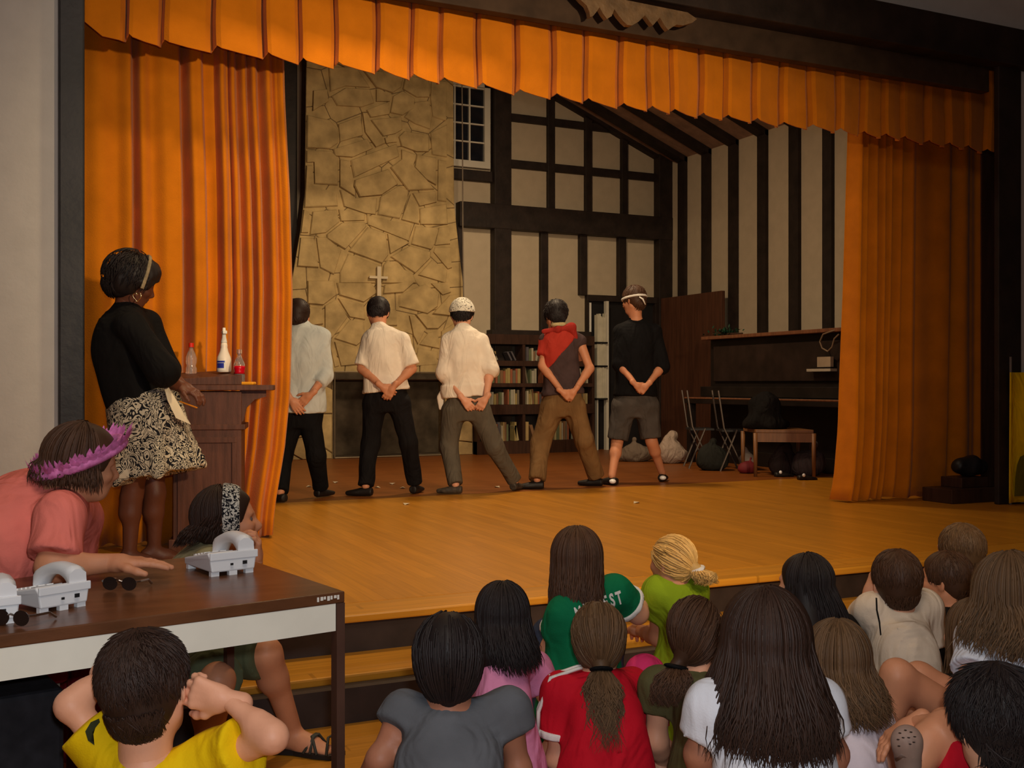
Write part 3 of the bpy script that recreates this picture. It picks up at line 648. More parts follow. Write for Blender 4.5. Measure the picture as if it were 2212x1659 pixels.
def hair_cap(v, c, f, u, s, th=.012, front=.055, low=-.05, k=.012):
    f = nrm(f); u = np.array(u, float); u = nrm(u-f*(u@f)); r = np.cross(f, u); P = lambda a, b, d: c+f*a*s+r*b*s+u*d*s
    v.ell(P(-.016, 0, .034), (f, r, u), ((.098+th)*s, (.078+th)*s, (.090+th)*s), k)
    v.ell(P(-.045, 0, -.015), (f, r, u), ((.062+th*.7)*s, (.066+th*.7)*s, .075*s), k)
    v.ell(P(.105, 0, -.035), (f, r, u), (.075*s, .085*s, .105*s), .012, 'sub')
    v.ell(P(.04, .09, -.05), (f, r, u), (.042*s, .04*s, .05*s), .01, 'sub'); v.ell(P(.04, -.09, -.05), (f, r, u), (.042*s, .04*s, .05*s), .01, 'sub')
    return v
def strands(c, f, u, s, n, seed, length, spread=1., back=(0, 0, -1), rad=.0035, th=.014, az=2.0, jag=.12, wave=.01, bodyback=.06, gather=None, part=0, top=.9, depthw=.05, side=0.):
    """hair strands: start near the crown, follow the skull, then hang. length = fall below head centre (m). gather=(point, r) pulls through a tie"""
    rs = np.random.RandomState(seed); f = nrm(f); u = np.array(u, float); u = nrm(u-f*(u@f)); r = np.cross(f, u)
    n = int(n*1.6); rad = rad*.74; nseg = 16; K = 5; allV = []; allF = []; at = []
    A, B, C_ = (.098+th)*s, (.079+th)*s, (.091+th)*s; hc = c-f*.016*s+u*.03*s
    for i in range(n):
        phi = rs.uniform(-az, az)              # 0 = back of head
        p0 = rs.uniform(.05, top)
        L = length*(1-jag*rs.uniform(0, 1)**1.5); lay = rs.uniform(.93, 1.05)
        pts = []; down = nrm(back)
        # scalp portion: polar angle from the parting down to the ear/nape level
        e1 = 1.75 if abs(phi) < 1.1 else 1.5
        for j in range(7):
            a = p0+(e1-p0)*j/6
            dirv = -f*math.cos(phi)*math.sin(a)*A+r*math.sin(phi)*math.sin(a)*B+u*math.cos(a)*C_
            pts.append(hc+dirv*lay)
        if gather is not None:                      # comb every strand over the skull to the tie
            z0 = rs.uniform(-.75, .98); ph0 = rs.uniform(-1.25, 1.25) if z0 < -.1 else rs.uniform(-3.1, 3.1) if z0 > .15 else rs.uniform(-2.1, 2.1); q0 = math.sqrt(1-z0*z0)
            sd_ = nrm([-math.cos(ph0)*q0, math.sin(ph0)*q0, z0]); gv = np.array(gather[0])-hc; gd = nrm([gv@f/A, gv@r/B, gv@u/C_]); om = math.acos(max(-.999, min(.999, float(sd_@gd)))); pts = []
            for j in range(7):
                t = j/6*.93; dd_ = (sd_*math.sin((1-t)*om)+gd*math.sin(t*om))/max(math.sin(om), 1e-3); pts.append(hc+(f*dd_[0]*A+r*dd_[1]*B+u*dd_[2]*C_*(1 if dd_[2] > 0 else 1.32))*lay)
        p = pts[-1]; lat = (p-hc)@r
        if gather is None:
            tgt_lat = lat*spread+rs.normal()*.006*s; m_ = nseg-7
            ph = rs.uniform(0, 6.28); fr = rs.uniform(8, 14)
            prog = max(.02, L-((hc-p)@(-down)*-1 if False else (hc-p)@u))
            off = rs.uniform(-1, 1)*depthw*.3
            for j in range(1, m_+1):
                t = j/m_; q = p+down*prog*t+r*(tgt_lat-lat)*smooth1(t)-f*(bodyback*(math.sin(min(1, t*1.3)*1.57))*(math.cos(phi) if abs(phi) < 1.57 else -.3*0)+off*t)
                q = q+r*wave*math.sin(fr*t+ph)*t+r*side*t*t; pts.append(q)
        else:
            g, gr = gather; m_ = nseg-7; ph = rs.uniform(0, 6.28); rr = rs.uniform(0, 1)**.5; a0 = rs.uniform(0, 6.28)
            gp = np.array(g)+(r*math.cos(a0)+f*math.sin(a0))*gr*rr
            for j in range(1, 4):
                t = j/3; pts.append(p*(1-t)+gp*t+nrm(p-hc)*.006*math.sin(3.14*t))
            for j in range(1, m_-2):
                t = j/(m_-3); sp = 1+1.5*math.sin(min(1, t*1.3)*2.2)
                q = np.array(g)+(r*math.cos(a0)+f*math.sin(a0))*gr*rr*sp+down*L*t+r*wave*math.sin(9*t+ph)*t+r*side*t*t-f*.02*math.sin(t*2)
                pts.append(q)
        pts = np.array(pts); m_ = len(pts); T = np.gradient(pts, axis=0); T /= np.linalg.norm(T, axis=1)[:, None]+1e-9
        U = np.cross(T, f+u*.3+r*.1); U /= np.linalg.norm(U, axis=1)[:, None]+1e-9; Vv = np.cross(T, U)
        rad_ = rad*s*rs.uniform(.6, 1.4)*np.concatenate([np.ones(m_-5), [.9, .75, .55, .35, .08]])
        an = np.arange(K)*2*math.pi/K
        ring = pts[:, None, :]+rad_[:, None, None]*(np.cos(an)[None, :, None]*U[:, None, :]+np.sin(an)[None, :, None]*Vv[:, None, :])
        base = sum(len(x) for x in allV) if False else None
        allV.append(ring.reshape(-1, 3)); at.append(np.full(m_*K, rs.uniform(0, 1)))
        ii = np.arange(m_-1)[:, None]*K; kk = np.arange(K)[None, :]; k2 = (kk+1) % K
        q = np.stack([ii+kk, ii+k2, ii+K+k2, ii+K+kk], -1).reshape(-1, 4); allF.append(q)
    o = 0; Fo = []
    for V_, F_ in zip(allV, allF): Fo.append(F_+o); o += len(V_)
    return np.concatenate(allV), np.concatenate(Fo), np.concatenate(at)
def short_strands(c, f, u, s, n, seed, th=.012, L=.03, rad=.003, messy=.4):
    n = int(n*1.5); rad = rad*.82; rs = np.random.RandomState(seed); f = nrm(f); u = np.array(u, float); u = nrm(u-f*(u@f)); r = np.cross(f, u); hc = c-f*.016*s+u*.034*s
    allV = []; Fo = []; at = []; o = 0; K = 4
    for i in range(n):
        lowr = i % 3 == 0; th_ = math.acos(rs.uniform(-.8, -.1) if lowr else rs.uniform(-.25, 1)); ph = rs.uniform(-1.1, 1.1) if lowr else rs.uniform(-2.3, 2.3)
        nv_ = -f*math.cos(ph)*math.sin(th_)+r*math.sin(ph)*math.sin(th_)+u*math.cos(th_)
        p = hc+(f*(nv_@f)*(.098+th)+r*(nv_@r)*(.078+th)+u*(nv_@u)*(.09+th))*s*.97
        if lowr: p = c-f*.045*s-u*.015*s+(f*(nv_@f)*(.062+th*.7)+r*(nv_@r)*(.066+th*.7)+u*(nv_@u)*(.075+th*.5))*s*.99
        tan = nrm(nrm(-u+nv_*(u@nv_))+rs.normal(size=3)*messy*.6); tan = nrm(tan-nv_*(tan@nv_)-nv_*.12); pts = [p+tan*L*s*t+nv_*(.003*math.sin(t*2.6))*s*messy for t in (0, .33, .66, 1)]
        pts = np.array(pts); T = np.gradient(pts, axis=0); T /= np.linalg.norm(T, axis=1)[:, None]+1e-9
        U = np.cross(T, nv_); U /= np.linalg.norm(U, axis=1)[:, None]+1e-9; Vv = np.cross(T, U); ra = rad*s*np.array([1, .95, .7, .1])
        an = np.arange(K)*2*math.pi/K; ring = pts[:, None, :]+ra[:, None, None]*(np.cos(an)[None, :, None]*U[:, None, :]+np.sin(an)[None, :, None]*Vv[:, None, :])
        allV.append(ring.reshape(-1, 3)); at.append(np.full(4*K, rs.uniform(0, 1)))
        ii = np.arange(3)[:, None]*K; kk = np.arange(K)[None, :]; k2 = (kk+1) % K
        Fo.append(np.stack([ii+kk, ii+k2, ii+K+k2, ii+K+kk], -1).reshape(-1, 4)+o); o += 4*K
    return np.concatenate(allV), np.concatenate(Fo), np.concatenate(at)
def hairobj(parent, capmesh, st, m, name='hair'):
    V, F = capmesh; rs = np.random.RandomState(1)
    pieces = [(V, F)]; at = [.25+.0*rs.uniform(0, 1, len(V))]
    if st is not None: pieces.append((st[0], st[1])); at.append(st[2])
    return npmesh(name, pieces, m, parent, np.concatenate(at))
def shoe(v, a, d, s=1., L=.25, toe=1.):
    """shoe from ankle point a heading d on the floor"""
    d = np.array([d[0], d[1], 0.]); d = nrm(d); z = a[2]-.0; l = np.cross(UP, d); h = a-UP*(.045*s)
    return v.chain([(h-d*.055*s-UP*.0, .032*s, .032*s), (h+d*.02*s, .036*s, .034*s), (h+d*.09*s-UP*.008*s, .045*s, .026*s), (h+d*.16*s-UP*.014*s, .036*s, .018*s)], l, UP, .03, flat=False)
SK = {}
def skin(c, name):
    if c not in SK: SK[c] = mat(name, c, .5, .35, noise=.06, nscale=14, bump=.05, bscale=120)
    return SK[c]
def eyes(parent, c, f, u, s, iris=M_black):
    f = nrm(f); u = np.array(u, float); u = nrm(u-f*(u@f)); r = np.cross(f, u); m = MB()
    for b in (-1, 1):
        p = c+f*.0745*s+r*b*.029*s+u*.002*s; V = []
        me_ = [(math.sin(a)*.0105*s, math.cos(a)*.0105*s) for a in np.linspace(0.01, 3.13, 9)]
        for rr_, z_ in me_:
            for k in range(12): an = k*math.pi/6; V.append(p+f*z_+r*rr_*math.cos(an)+u*rr_*math.sin(an))
        m.add(V, [(i*12+k, i*12+(k+1) % 12, (i+1)*12+(k+1) % 12, (i+1)*12+k) for i in range(8) for k in range(12)])
    e = m.build('eyes', mat('eye_white', (.20, .15, .13), .2, .5, noise=.02), parent, smooth=True)
    m = MB()
    for b in (-1, 1):
        p = c+f*.0848*s+r*b*.029*s+u*.002*s; V = [p+f*.0006]+[p+(r*math.cos(k*math.pi/5)+u*math.sin(k*math.pi/5))*.0052*s for k in range(10)]
        m.add(V, [(0, 1+k, 1+(k+1) % 10) for k in range(10)])
    m.build('iris', iris, e)
# ------------------------------------------------------------------ generic figure from joints
def figure(lab, J, sk, s=1., hs=None, grp=None, res=.011, hres=.0065, hands=None, torso=None, legs=True, armr=1., feet=None, base=None, headf=None, headu=None, face=True, cat='person', legr=1., jaw=1., noseL=1.):
    """J: joint dict in room coordinates. returns (root, J). Builds one continuous body."""
    hs = hs or s
    lat = nrm(J['sR']-J['sL']); up = nrm(J['nk']-J['pv']); fwd_ = nrm(np.cross(up, lat))
    J['lat'], J['up'], J['fwd'] = lat, up, fwd_
    if base is None: base = J['pv']*vz(1, 1, 0)
    root = thing('person', lab, cat, base, grp)
    root.parent = None
    v = Vol(); mid = (J['sL']+J['sR'])/2; sw = np.linalg.norm(J['sR']-J['sL'])/2
    pv, nk = J['pv'], J['nk']; ch = pv+(nk-pv)*.62+J.get('hunch', 0)*-fwd_; wa = pv+(nk-pv)*.3+J.get('hunch', 0)*-fwd_*.7
    tb = torso or [(-.10, .155*s, .095*s), (.08, .165*s, .105*s), (.32, .135*s, .095*s), (.62, sw*.88, .105*s), (.84, sw*.86, .085*s), (1., .06*s, .055*s)]
    secs = []
    for t, a, b in tb:
        p = pv+(nk-pv)*t - fwd_*J.get('hunch', 0)*math.sin(max(0, min(1, t))*math.pi)
        secs.append((p, a, b))
    J['secs'] = secs; J['sw'] = sw
    v.chain(secs, lat, fwd_, .02, flat=False)
    for q in 'LR':
        v.cap(nk-up*.02*s, J['s'+q], .045*s, .052*s, .04)
        v.cap(J['s'+q], J['e'+q], .047*s*armr, .037*s*armr, .03); v.cap(J['e'+q], J['w'+q]+0, .038*s*armr, .025*s*armr, .02)
        m_ = J['e'+q]+(J['w'+q]-J['e'+q])*.3; v.cap(J['e'+q], m_, .036*s*armr, .0385*s*armr, .02)
        if legs:
            v.cap(J['h'+q], J['k'+q], .082*s*legr, .052*s*legr, .04); v.cap(J['k'+q], J['a'+q], .050*s*legr, .034*s*legr, .03)
            mm_ = J['k'+q]+(J['a'+q]-J['k'+q])*.32; bk = J.get('calf', -fwd_)*.012*s; v.cap(J['k'+q]+(J['a'+q]-J['k'+q])*.12+bk, mm_+bk, .046*s*legr, .054*s*legr, .03)
    hf = nrm(headf if headf is not None else fwd_); hu = nrm(headu if headu is not None else up); hu = nrm(hu-hf*(hu@hf)); J['hf'], J['hu'] = hf, hu
    v.cap(J['hd']-hu*.05*hs-hf*.02*hs, nk-up*.01, .052*hs, .056*s, .03)
    if feet:
        for q, d in feet.items():
            a = J['a'+q]; d = nrm(np.array(d, float)); hh = a-UP*.035*s
            v.cap(hh-d*.04*s, hh+d*.07*s-UP*.01*s, .034*s, .032*s, .03); v.cap(hh+d*.05*s-UP*.012*s, hh+d*.15*s-UP*.022*s, .036*s, .017*s, .03)
            ll = np.cross(UP, d)
            for k in range(-2, 3): v.cap(hh+d*.11*s+ll*k*.014*s-UP*.02*s, hh+d*(.165-.007*abs(k))*s+ll*k*.017*s-UP*.026*s, .012*s, .009*s, .008)
    pieces = [v.mesh(res)]
    hv = headvol(J['hd'], hf, hu, hs, neck=nk+(J['hd']-nk)*.25, jaw=jaw, noseL=noseL); pieces.append(hv.mesh(hres))
    if hands:
        for q, hd_ in hands.items():
            kw = dict(hd_); pieces.append(hand(J['w'+q], kw.pop('f'), kw.pop('n'), kw.pop('side'), s=kw.pop('s', s), h=kw.pop('h', .0055 if res > .009 else .0042), **kw))
    npmesh('body', pieces, sk, root)
    J['root'] = root; J['s'] = s; J['hs'] = hs
    return root
def shirt(J, m, name='shirt', infl=.014, sleeve=.5, hem=-.12, loose=0., seed=1, amp=.006, freq=22, res=.010, fit=None, neckr=.062, necklow=.0, sl_r=.012, cuts=None, elbow_r=None, collar=True, sleeves='LR', shear=None, add=None):
    """garment following the torso; sleeve = fraction of the arm chain covered (1 = elbow, 2 = wrist)"""
    s = J['s']; v = Vol(); secs = []
    t_hem = hem; pv, nk, fwd_, up, lat = J['pv'], J['nk'], J['fwd'], J['up'], J['lat']; L = np.linalg.norm(nk-pv)
    prof = fit or [(t_hem, .175*s, .115*s), (.1, .172*s, .115*s), (.35, .150*s, .11*s), (.62, J['sw']*.93, .115*s), (.84, J['sw']*.9, .095*s), (.97, .075*s, .065*s)]
    for t, a, b in prof:
        p = pv+(nk-pv)*t-fwd_*J.get('hunch', 0)*math.sin(max(0, min(1, t))*math.pi); secs.append((p, a+infl+loose, b+infl+loose))
    v.chain(secs, lat, fwd_, .02, flat=True)
    v.cap(nk-up*.02*s, J['sL'], .048*s+infl, .050*s+infl, .04)
    v.cap(nk-up*.02*s, J['sR'], .048*s+infl, .050*s+infl, .04)
    for q in sleeves:
        a, e, w_ = J['s'+q], J['e'+q], J['w'+q]
        if sleeve <= 1:
            b = a+(e-a)*sleeve; v.cap(a, b, .047*s+infl, .042*s+sl_r+infl*.6, .03, flat=True)
        else:
            v.cap(a, e, .052*s+infl, .042*s+sl_r+infl*.5, .03); b = e+(w_-e)*(sleeve-1); v.cap(e, b, .042*s+sl_r+infl*.5, .034*s+sl_r+infl*.5, .02, flat=True)
    if collar: v.cap(nk-up*.03*s, nk+(J['hd']-nk)*.22, neckr*s, neckr*.98*s, .012, flat=True)
    if add: add(v)
    if amp: v.noise = folds(amp, freq, seed)
    for p, n in (cuts or []): v.cut(p, n)
    V, F = v.mesh(res); V = relax(V, F, 1, .4)
    return npmesh(name, [(V, F)], m, J['root'])
def trousers(J, m, name='trousers', top=.06, length=2., r=(.098, .072, .062), waist=(.168, .112), seed=3, amp=.006, freq=20, res=.011, s=None, flat=True):
    s = s or J['s']; v = Vol(); pv, nk = J['pv'], J['nk']
    v.chain([(pv+(nk-pv)*top, waist[0]*s, waist[1]*s), (pv-(nk-pv)*.05, (waist[0]+.012)*s, (waist[1]+.01)*s), (pv-(nk-pv)*.22, waist[0]*.9*s, waist[1]*.9*s)], J['lat'], J['fwd'], .03)
    for q in 'LR':
        h_, k_, a_ = J['h'+q], J['k'+q], J['a'+q]; v.cap(pv, h_, r[0]*s*.92, r[0]*s*.98, .03)
        if length <= 1: v.cap(h_, h_+(k_-h_)*length, r[0]*s, r[1]*s, .03, flat=True)
        else: v.cap(h_, k_, r[0]*s, r[1]*s, .03); v.cap(k_, k_+(a_-k_)*(length-1), r[1]*s, r[2]*s, .03, flat=True)
    if amp: v.noise = folds(amp, freq, seed)
    V, F = v.mesh(res); V = relax(V, F, 1, .4)
    return npmesh(name, [(V, F)], m, J['root'])
def cloth(name, c, rough=.85, noise=.07, wr=.5, **k):
    m = mat(name, c, rough, .15, noise=noise, nscale=10, bump=.12, bscale=220, **k); nt = m.node_tree; b = nt.nodes['Principled BSDF']; old = b.inputs['Normal'].links[0].from_node
    tc = nt.nodes.new('ShaderNodeTexCoord'); mp = nt.nodes.new('ShaderNodeMapping'); mp.inputs['Scale'].default_value = (1, 1, .45); n = nt.nodes.new('ShaderNodeTexNoise'); n.inputs['Scale'].default_value = 9; n.inputs['Detail'].default_value = 2; n.inputs['Distortion'].default_value = 1.2
    nt.links.new(tc.outputs['Object'], mp.inputs[0]); nt.links.new(mp.outputs[0], n.inputs['Vector'])
    bp = nt.nodes.new('ShaderNodeBump'); bp.inputs['Strength'].default_value = wr; bp.inputs['Distance'].default_value = .05
    nt.links.new(n.outputs['Fac'], bp.inputs['Height']); nt.links.new(old.outputs[0], bp.inputs['Normal']); nt.links.new(bp.outputs[0], b.inputs['Normal']); return m
H_black = hairmat('black_hair', (34, 26, 26)); H_dark = hairmat('dark_brown_hair', (50, 32, 24)); H_brown = hairmat('brown_hair', (76, 50, 34)); H_mid = hairmat('light_brown_hair', (98, 72, 48)); H_blond = hairmat('blond_hair', (215, 170, 100), .5)
S_tan = skin((206, 140, 104), 'tan_skin'); S_light = skin((222, 160, 128), 'light_skin'); S_brown = skin((98, 56, 40), 'brown_skin'); S_med = skin((170, 112, 86), 'medium_skin')
# ------------------------------------------------------------------ the five performers, backs to the hall
def seg(a, b, t): return a+(b-a)*t
def performer(lab, px, sk, hair, s, headf, headu, hands, feetdir, torso=None, hs=1.07):
    """px: surveyed joints (x, y, distance offset); ankles are on the boards"""
    aL = WZ(px['aL'][0], px['aL'][1]+12, S); aR = WZ(px['aR'][0], px['aR'][1]+12, S)
    d0 = (depth(aL)+depth(aR))/2; J = {}
    for k, p in px.items():
        J[k] = W(p[0], p[1], d0+(p[2] if len(p) > 2 else 0))
    for k, b in (('aL', aL), ('aR', aR)): J[k] = b+UP*.085
    J['pv'] = (J['hL']+J['hR'])/2+UP*.06
    J['calf'] = -fw
    r = figure(lab, J, sk, s=s, hs=hs, headf=headf, headu=headu, hands=hands, base=vz(J['pv'][0], J['pv'][1], S), torso=torso, grp=None, res=.012, hres=.008)
    return J
bd = fw*.9                                            # away from the hall
def backhands(fL, fR, n=None, curl=.35, h=.0065):
    n = -fw if n is None else n
    return {'L': dict(f=fL, n=-np.array(n, float), side=1, curl=curl, h=h), 'R': dict(f=fR, n=-np.array(n, float), side=-1, curl=curl, h=h)}
C_ltblue = cloth('pale_blue_shirt', (196, 200, 196)); C_white = cloth('white_shirt', (240, 226, 208)); C_black = cloth('black_cloth', (16, 15, 17), noise=.2)
C_jean = cloth('dark_jeans', (22, 19, 20), noise=.2); C_grey = cloth('grey_trousers', (92, 84, 72), noise=.12); C_khaki = cloth('khaki_trousers', (122, 92, 58), noise=.12)
M_rubber = mat('dark_shoe', (26, 20, 18), .55, .4, noise=.3)
def shoes(J, m, dirs, s, name='shoe'):
    for q, d in dirs.items():
        v = Vol(); shoe(v, J['a'+q]-UP*.0, d, s); V, F = v.mesh(.009, zmin=S+.001 if J['a'+q][2] > S else .001); npmesh(name, [(V, F)], m, J['root'])
rtd = rt
# 1 pale blue shirt, half hidden by the curtain
J1 = performer('man in a pale blue shirt half behind the left curtain, hands behind his back',
    dict(hd=(642, 684, .03), nk=(652, 702), sL=(606, 722), sR=(694, 728), eL=(590, 800, -.03), eR=(702, 812, -.05), wL=(628, 862, -.17), wR=(672, 852, -.17), hL=(632, 900), hR=(668, 900), kL=(612, 985), kR=(684, 985), aL=(606, 1074), aR=(692, 1063)),
    S_tan, H_brown, .98, fw*.9-rt*.25-UP*.12, UP+fw*.12, backhands(rt*.6-UP*.8-fw*.1, -rt*.75-UP*.65-fw*.05, curl=.25), None)
shirt(J1, C_ltblue, sleeve=1.45, hem=-.04, loose=.014, neckr=.07, seed=4, amp=.009, freq=26, infl=.018, sl_r=.016)
trousers(J1, C_black, top=.04, length=2.0, r=(.098, .075, .066), seed=5)
shoes(J1, M_rubber, {'L': -rt*.6+fw*.5, 'R': rt*.35+fw*.7}, 1.0)
v = Vol(); hair_cap(v, J1['hd'], J1['hf'], J1['hu'], 1.07, .014); hairobj(J1['root'], v.mesh(.009), short_strands(J1['hd'], J1['hf'], J1['hu'], 1.07, 260, 1, .014, .04, .004, .6), H_dark)
# 2 white shirt, black jeans
J2 = performer('bareheaded man in a white shirt and black jeans standing below the cross',
    dict(hd=(817, 678, .09), nk=(819, 708), sL=(800, 733), sR=(869, 735), eL=(782, 796, -.04), eR=(890, 796, -.04), wL=(824, 834, -.19), wR=(850, 836, -.19), hL=(810, 872), hR=(862, 872), kL=(800, 960), kR=(882, 955), aL=(790, 1060), aR=(896, 1054)),
    S_tan, H_black, .98, fw*.8-UP*.75, UP*.8+fw*.7, backhands(rt*.75-UP*.6, -rt*.5-UP*.75, curl=.5), None)
shirt(J2, C_white, sleeve=.92, hem=.12, loose=.010, seed=8, amp=.008, freq=24, sl_r=.024)
trousers(J2, C_jean, top=.17, r=(.098, .076, .068), seed=9, amp=.008, freq=26)
shoes(J2, M_rubber, {'L': -rt*.9+fw*.25, 'R': rt*.15+fw*.7}, 1.05)
v = Vol(); hair_cap(v, J2['hd'], J2['hf'], J2['hu'], 1.07, .014); hairobj(J2['root'], v.mesh(.009), short_strands(J2['hd'], J2['hf'], J2['hu'], 1.07, 300, 2, .014, .04, .004, .7), H_black)
# 3 white shirt, white patterned cap, grey trousers
J3 = performer('man in a loose white shirt, spotted white head wrap and grey trousers',
    dict(hd=(998, 684, .09), nk=(999, 710), sL=(970, 737), sR=(1038, 738), eL=(963, 806, -.04), eR=(1059, 798, -.04), wL=(1000, 862, -.16), wR=(1050, 860, -.16), hL=(980, 888), hR=(1034, 888), kL=(968, 965), kR=(1068, 965), aL=(984, 1056), aR=(1112, 1048)),
    S_light, H_dark, .98, fw*.85-UP*.6, UP*.85+fw*.55, backhands(rt*.65-UP*.75, -rt*.55-UP*.8, curl=.5), None)
shirt(J3, C_white, sleeve=1.12, hem=.26, loose=.018, seed=12, amp=.010, freq=22, sl_r=.032, infl=.018)
v = Vol(); p0 = W(952, 868, depth(J3['pv'])-.02); v.chain([(W(960, 838, depth(J3['pv'])), .02, .03), (W(951, 860, depth(J3['pv'])), .03, .02), (W(953, 885, depth(J3['pv'])), .02, .012)], rt, fw, .01, flat=False); npmesh('shirt_tail', [v.mesh(.008)], C_white, J3['root'])
trousers(J3, C_grey, top=.21, r=(.105, .080, .066), waist=(.162, .115), seed=13, amp=.009)
v = Vol(); b3 = seg(J3['pv'], J3['nk'], .20); v.chain([(b3, .160, .122), (b3+UP*.045, .160, .12)], rt, fw, .01); npmesh('belt', [v.mesh(.01)], C_black, J3['root'])
shoes(J3, mat('striped_trainer', (70, 62, 54), .5, .4, noise=.5, nscale=40), {'L': -rt*.95+fw*.2, 'R': rt*.25+fw*.7}, 1.0)
v = Vol(); hair_cap(v, J3['hd'], J3['hf'], J3['hu'], 1.07, .016); hairobj(J3['root'], v.mesh(.009), short_strands(J3['hd'], J3['hf'], J3['hu'], 1.07, 300, 3, .018, .05, .004, .8), H_black)
v = Vol(); v.ell(J3['hd']+J3['hu']*.036-J3['hf']*.016, (J3['hf'], np.cross(J3['hf'], J3['hu']), J3['hu']), (.136, .114, .128), .01); v.cut(J3['hd']+UP*.038, -UP)
npmesh('head_wrap', [v.mesh(.007)], blend2(cloth('spotted_wrap', (232, 226, 210)), (60, 52, 46), 34, .62), J3['root'])
# 4 red shirt half under a grey vest, khaki trousers
J4 = performer('man in a red and dark grey top with khaki trousers before the bookcase',
    dict(hd=(1200, 684, .06), nk=(1207, 710), sL=(1180, 735), sR=(1252, 738), eL=(1172, 790, -.05), eR=(1274, 796, -.04), wL=(1214, 846, -.18), wR=(1242, 843, -.18), hL=(1195, 880), hR=(1240, 880), kL=(1168, 955), kR=(1262, 952), aL=(1160, 1045), aR=(1288, 1038)),
    S_tan, H_black, .98, fw*.9-UP*.45-rt*.3, UP*.9+fw*.4, backhands(rt*.75-UP*.55, -rt*.6-UP*.75, curl=.7), None)
shirt(J4, cloth('dark_grey_vest', (74, 58, 58), noise=.18), name='vest', sleeve=.12, hem=.15, loose=.006, seed=15, amp=.005, sl_r=0)
d4 = depth(J4['pv']); ca = W(1178, 800, d4); cb = W(1256, 712, d4); dd = nrm(cb-ca); nn = nrm(np.cross(dd, fw)); nn = nn if nn[2] < 0 else -nn
shirt(J4, cloth('red_shirt', (176, 54, 42)), name='red_shirt', sleeve=.62, hem=.1, loose=.014, seed=16, amp=.009, sleeves='L', sl_r=.02, cuts=[(ca+nn*.01, nn)])
v = Vol(); v.cap(W(1174, 716, d4-.06), W(1205, 712, d4-.08), .02, .026, .02); v.cap(W(1205, 712, d4-.08), W(1236, 706, d4-.07), .026, .034, .02); v.cap(W(1236, 706, d4-.07), W(1244, 730, d4-.06), .032, .02, .02); v.noise = folds(.012, 55, 3); npmesh('hood', [v.mesh(.008)], cloth('red_hood', (160, 46, 38)), J4['root'])
v = Vol(); v.chain([(J4['nk']+UP*.02, .075, .07), (J4['nk']+UP*.055, .07, .066)], rt, fw, .01, flat=False); npmesh('scarf', [v.mesh(.008)], cloth('cream_scarf', (196, 176, 128)), J4['root'])
trousers(J4, C_khaki, top=.18, r=(.108, .086, .076), waist=(.165, .115), seed=17, amp=.010)
shoes(J4, M_rubber, {'L': -rt*.95+fw*.1, 'R': -rt*.9+fw*.35}, 1.05)
v = Vol(); hair_cap(v, J4['hd'], J4['hf'], J4['hu'], 1.07, .022, low=-.09); hairobj(J4['root'], v.mesh(.009), short_strands(J4['hd'], J4['hf'], J4['hu'], 1.07, 380, 5, .022, .06, .004, .5), H_black)
# 5 black shirt, grey shorts, white headband
J5 = performer('man in a black shirt, grey knee shorts and white headband before the doorway',
    dict(hd=(1368, 650, .0), nk=(1374, 694), sL=(1340, 716), sR=(1414, 716), eL=(1338, 786, -.04), eR=(1430, 792, -.04), wL=(1372, 830, -.19), wR=(1398, 832, -.19), hL=(1348, 878), hR=(1396, 878), kL=(1333, 955), kR=(1407, 952), aL=(1322, 1036), aR=(1430, 1028)),
    S_tan, H_brown, 1.0, fw*.7-rt*.8-UP*.2, UP+fw*.1, backhands(rt*.7-UP*.6, -rt*.65-UP*.6, curl=1.1), None)
shirt(J5, C_black, sleeve=1.12, hem=.06, loose=.018, seed=19, amp=.008, sl_r=.018)
trousers(J5, cloth('grey_shorts', (76, 70, 66), noise=.15), name='shorts', top=.10, length=.93, r=(.115, .100, .09), waist=(.17, .12), seed=20, amp=.008)
shoes(J5, M_rubber, {'L': -rt*.5+fw*.6, 'R': rt*.2+fw*.7}, 1.05)
for q in 'LR':
    m = MB(); a = J5['a'+q]; c = a-UP*.045-fw*.045; 
    mm_ = []
    v = Vol(); v.ell(c-fw*.012, (rt, fw, UP), (.032, .030, .022), .005); npmesh('heel_reflector', [v.mesh(.006)], mat('reflective_heel', (.98, .98, .98), .25, .9, metal=.0, noise=.01, emit=None), J5['root'])
v = Vol(); hair_cap(v, J5['hd'], J5['hf'], J5['hu'], 1.07, .015); hairobj(J5['root'], v.mesh(.009), short_strands(J5['hd'], J5['hf'], J5['hu'], 1.07, 320, 6, .016, .05, .004, .9), H_brown)
v = Vol(); hr = np.cross(J5['hf'], J5['hu']); v.ell(J5['hd']-J5['hf']*.014+J5['hu']*.02, (J5['hf'], hr, J5['hu']), (.129, .108, .128), .0); v.cut(J5['hd']+J5['hu']*.032, J5['hu']); v.cut(J5['hd']+J5['hu']*.012, -J5['hu'])
npmesh('headband', [v.mesh(.006)], M_paper, J5['root'])
m = MB(); q0 = J5['hd']-J5['hf']*.03-fw*.11+rt*.02+UP*.02; m.tube([q0, q0+rt*.03-UP*.02-fw*.01, q0+rt*.055-UP*.07], [.007, .009, .006], 6); m.build('headband_tie', M_paper, J5['root'], smooth=True)
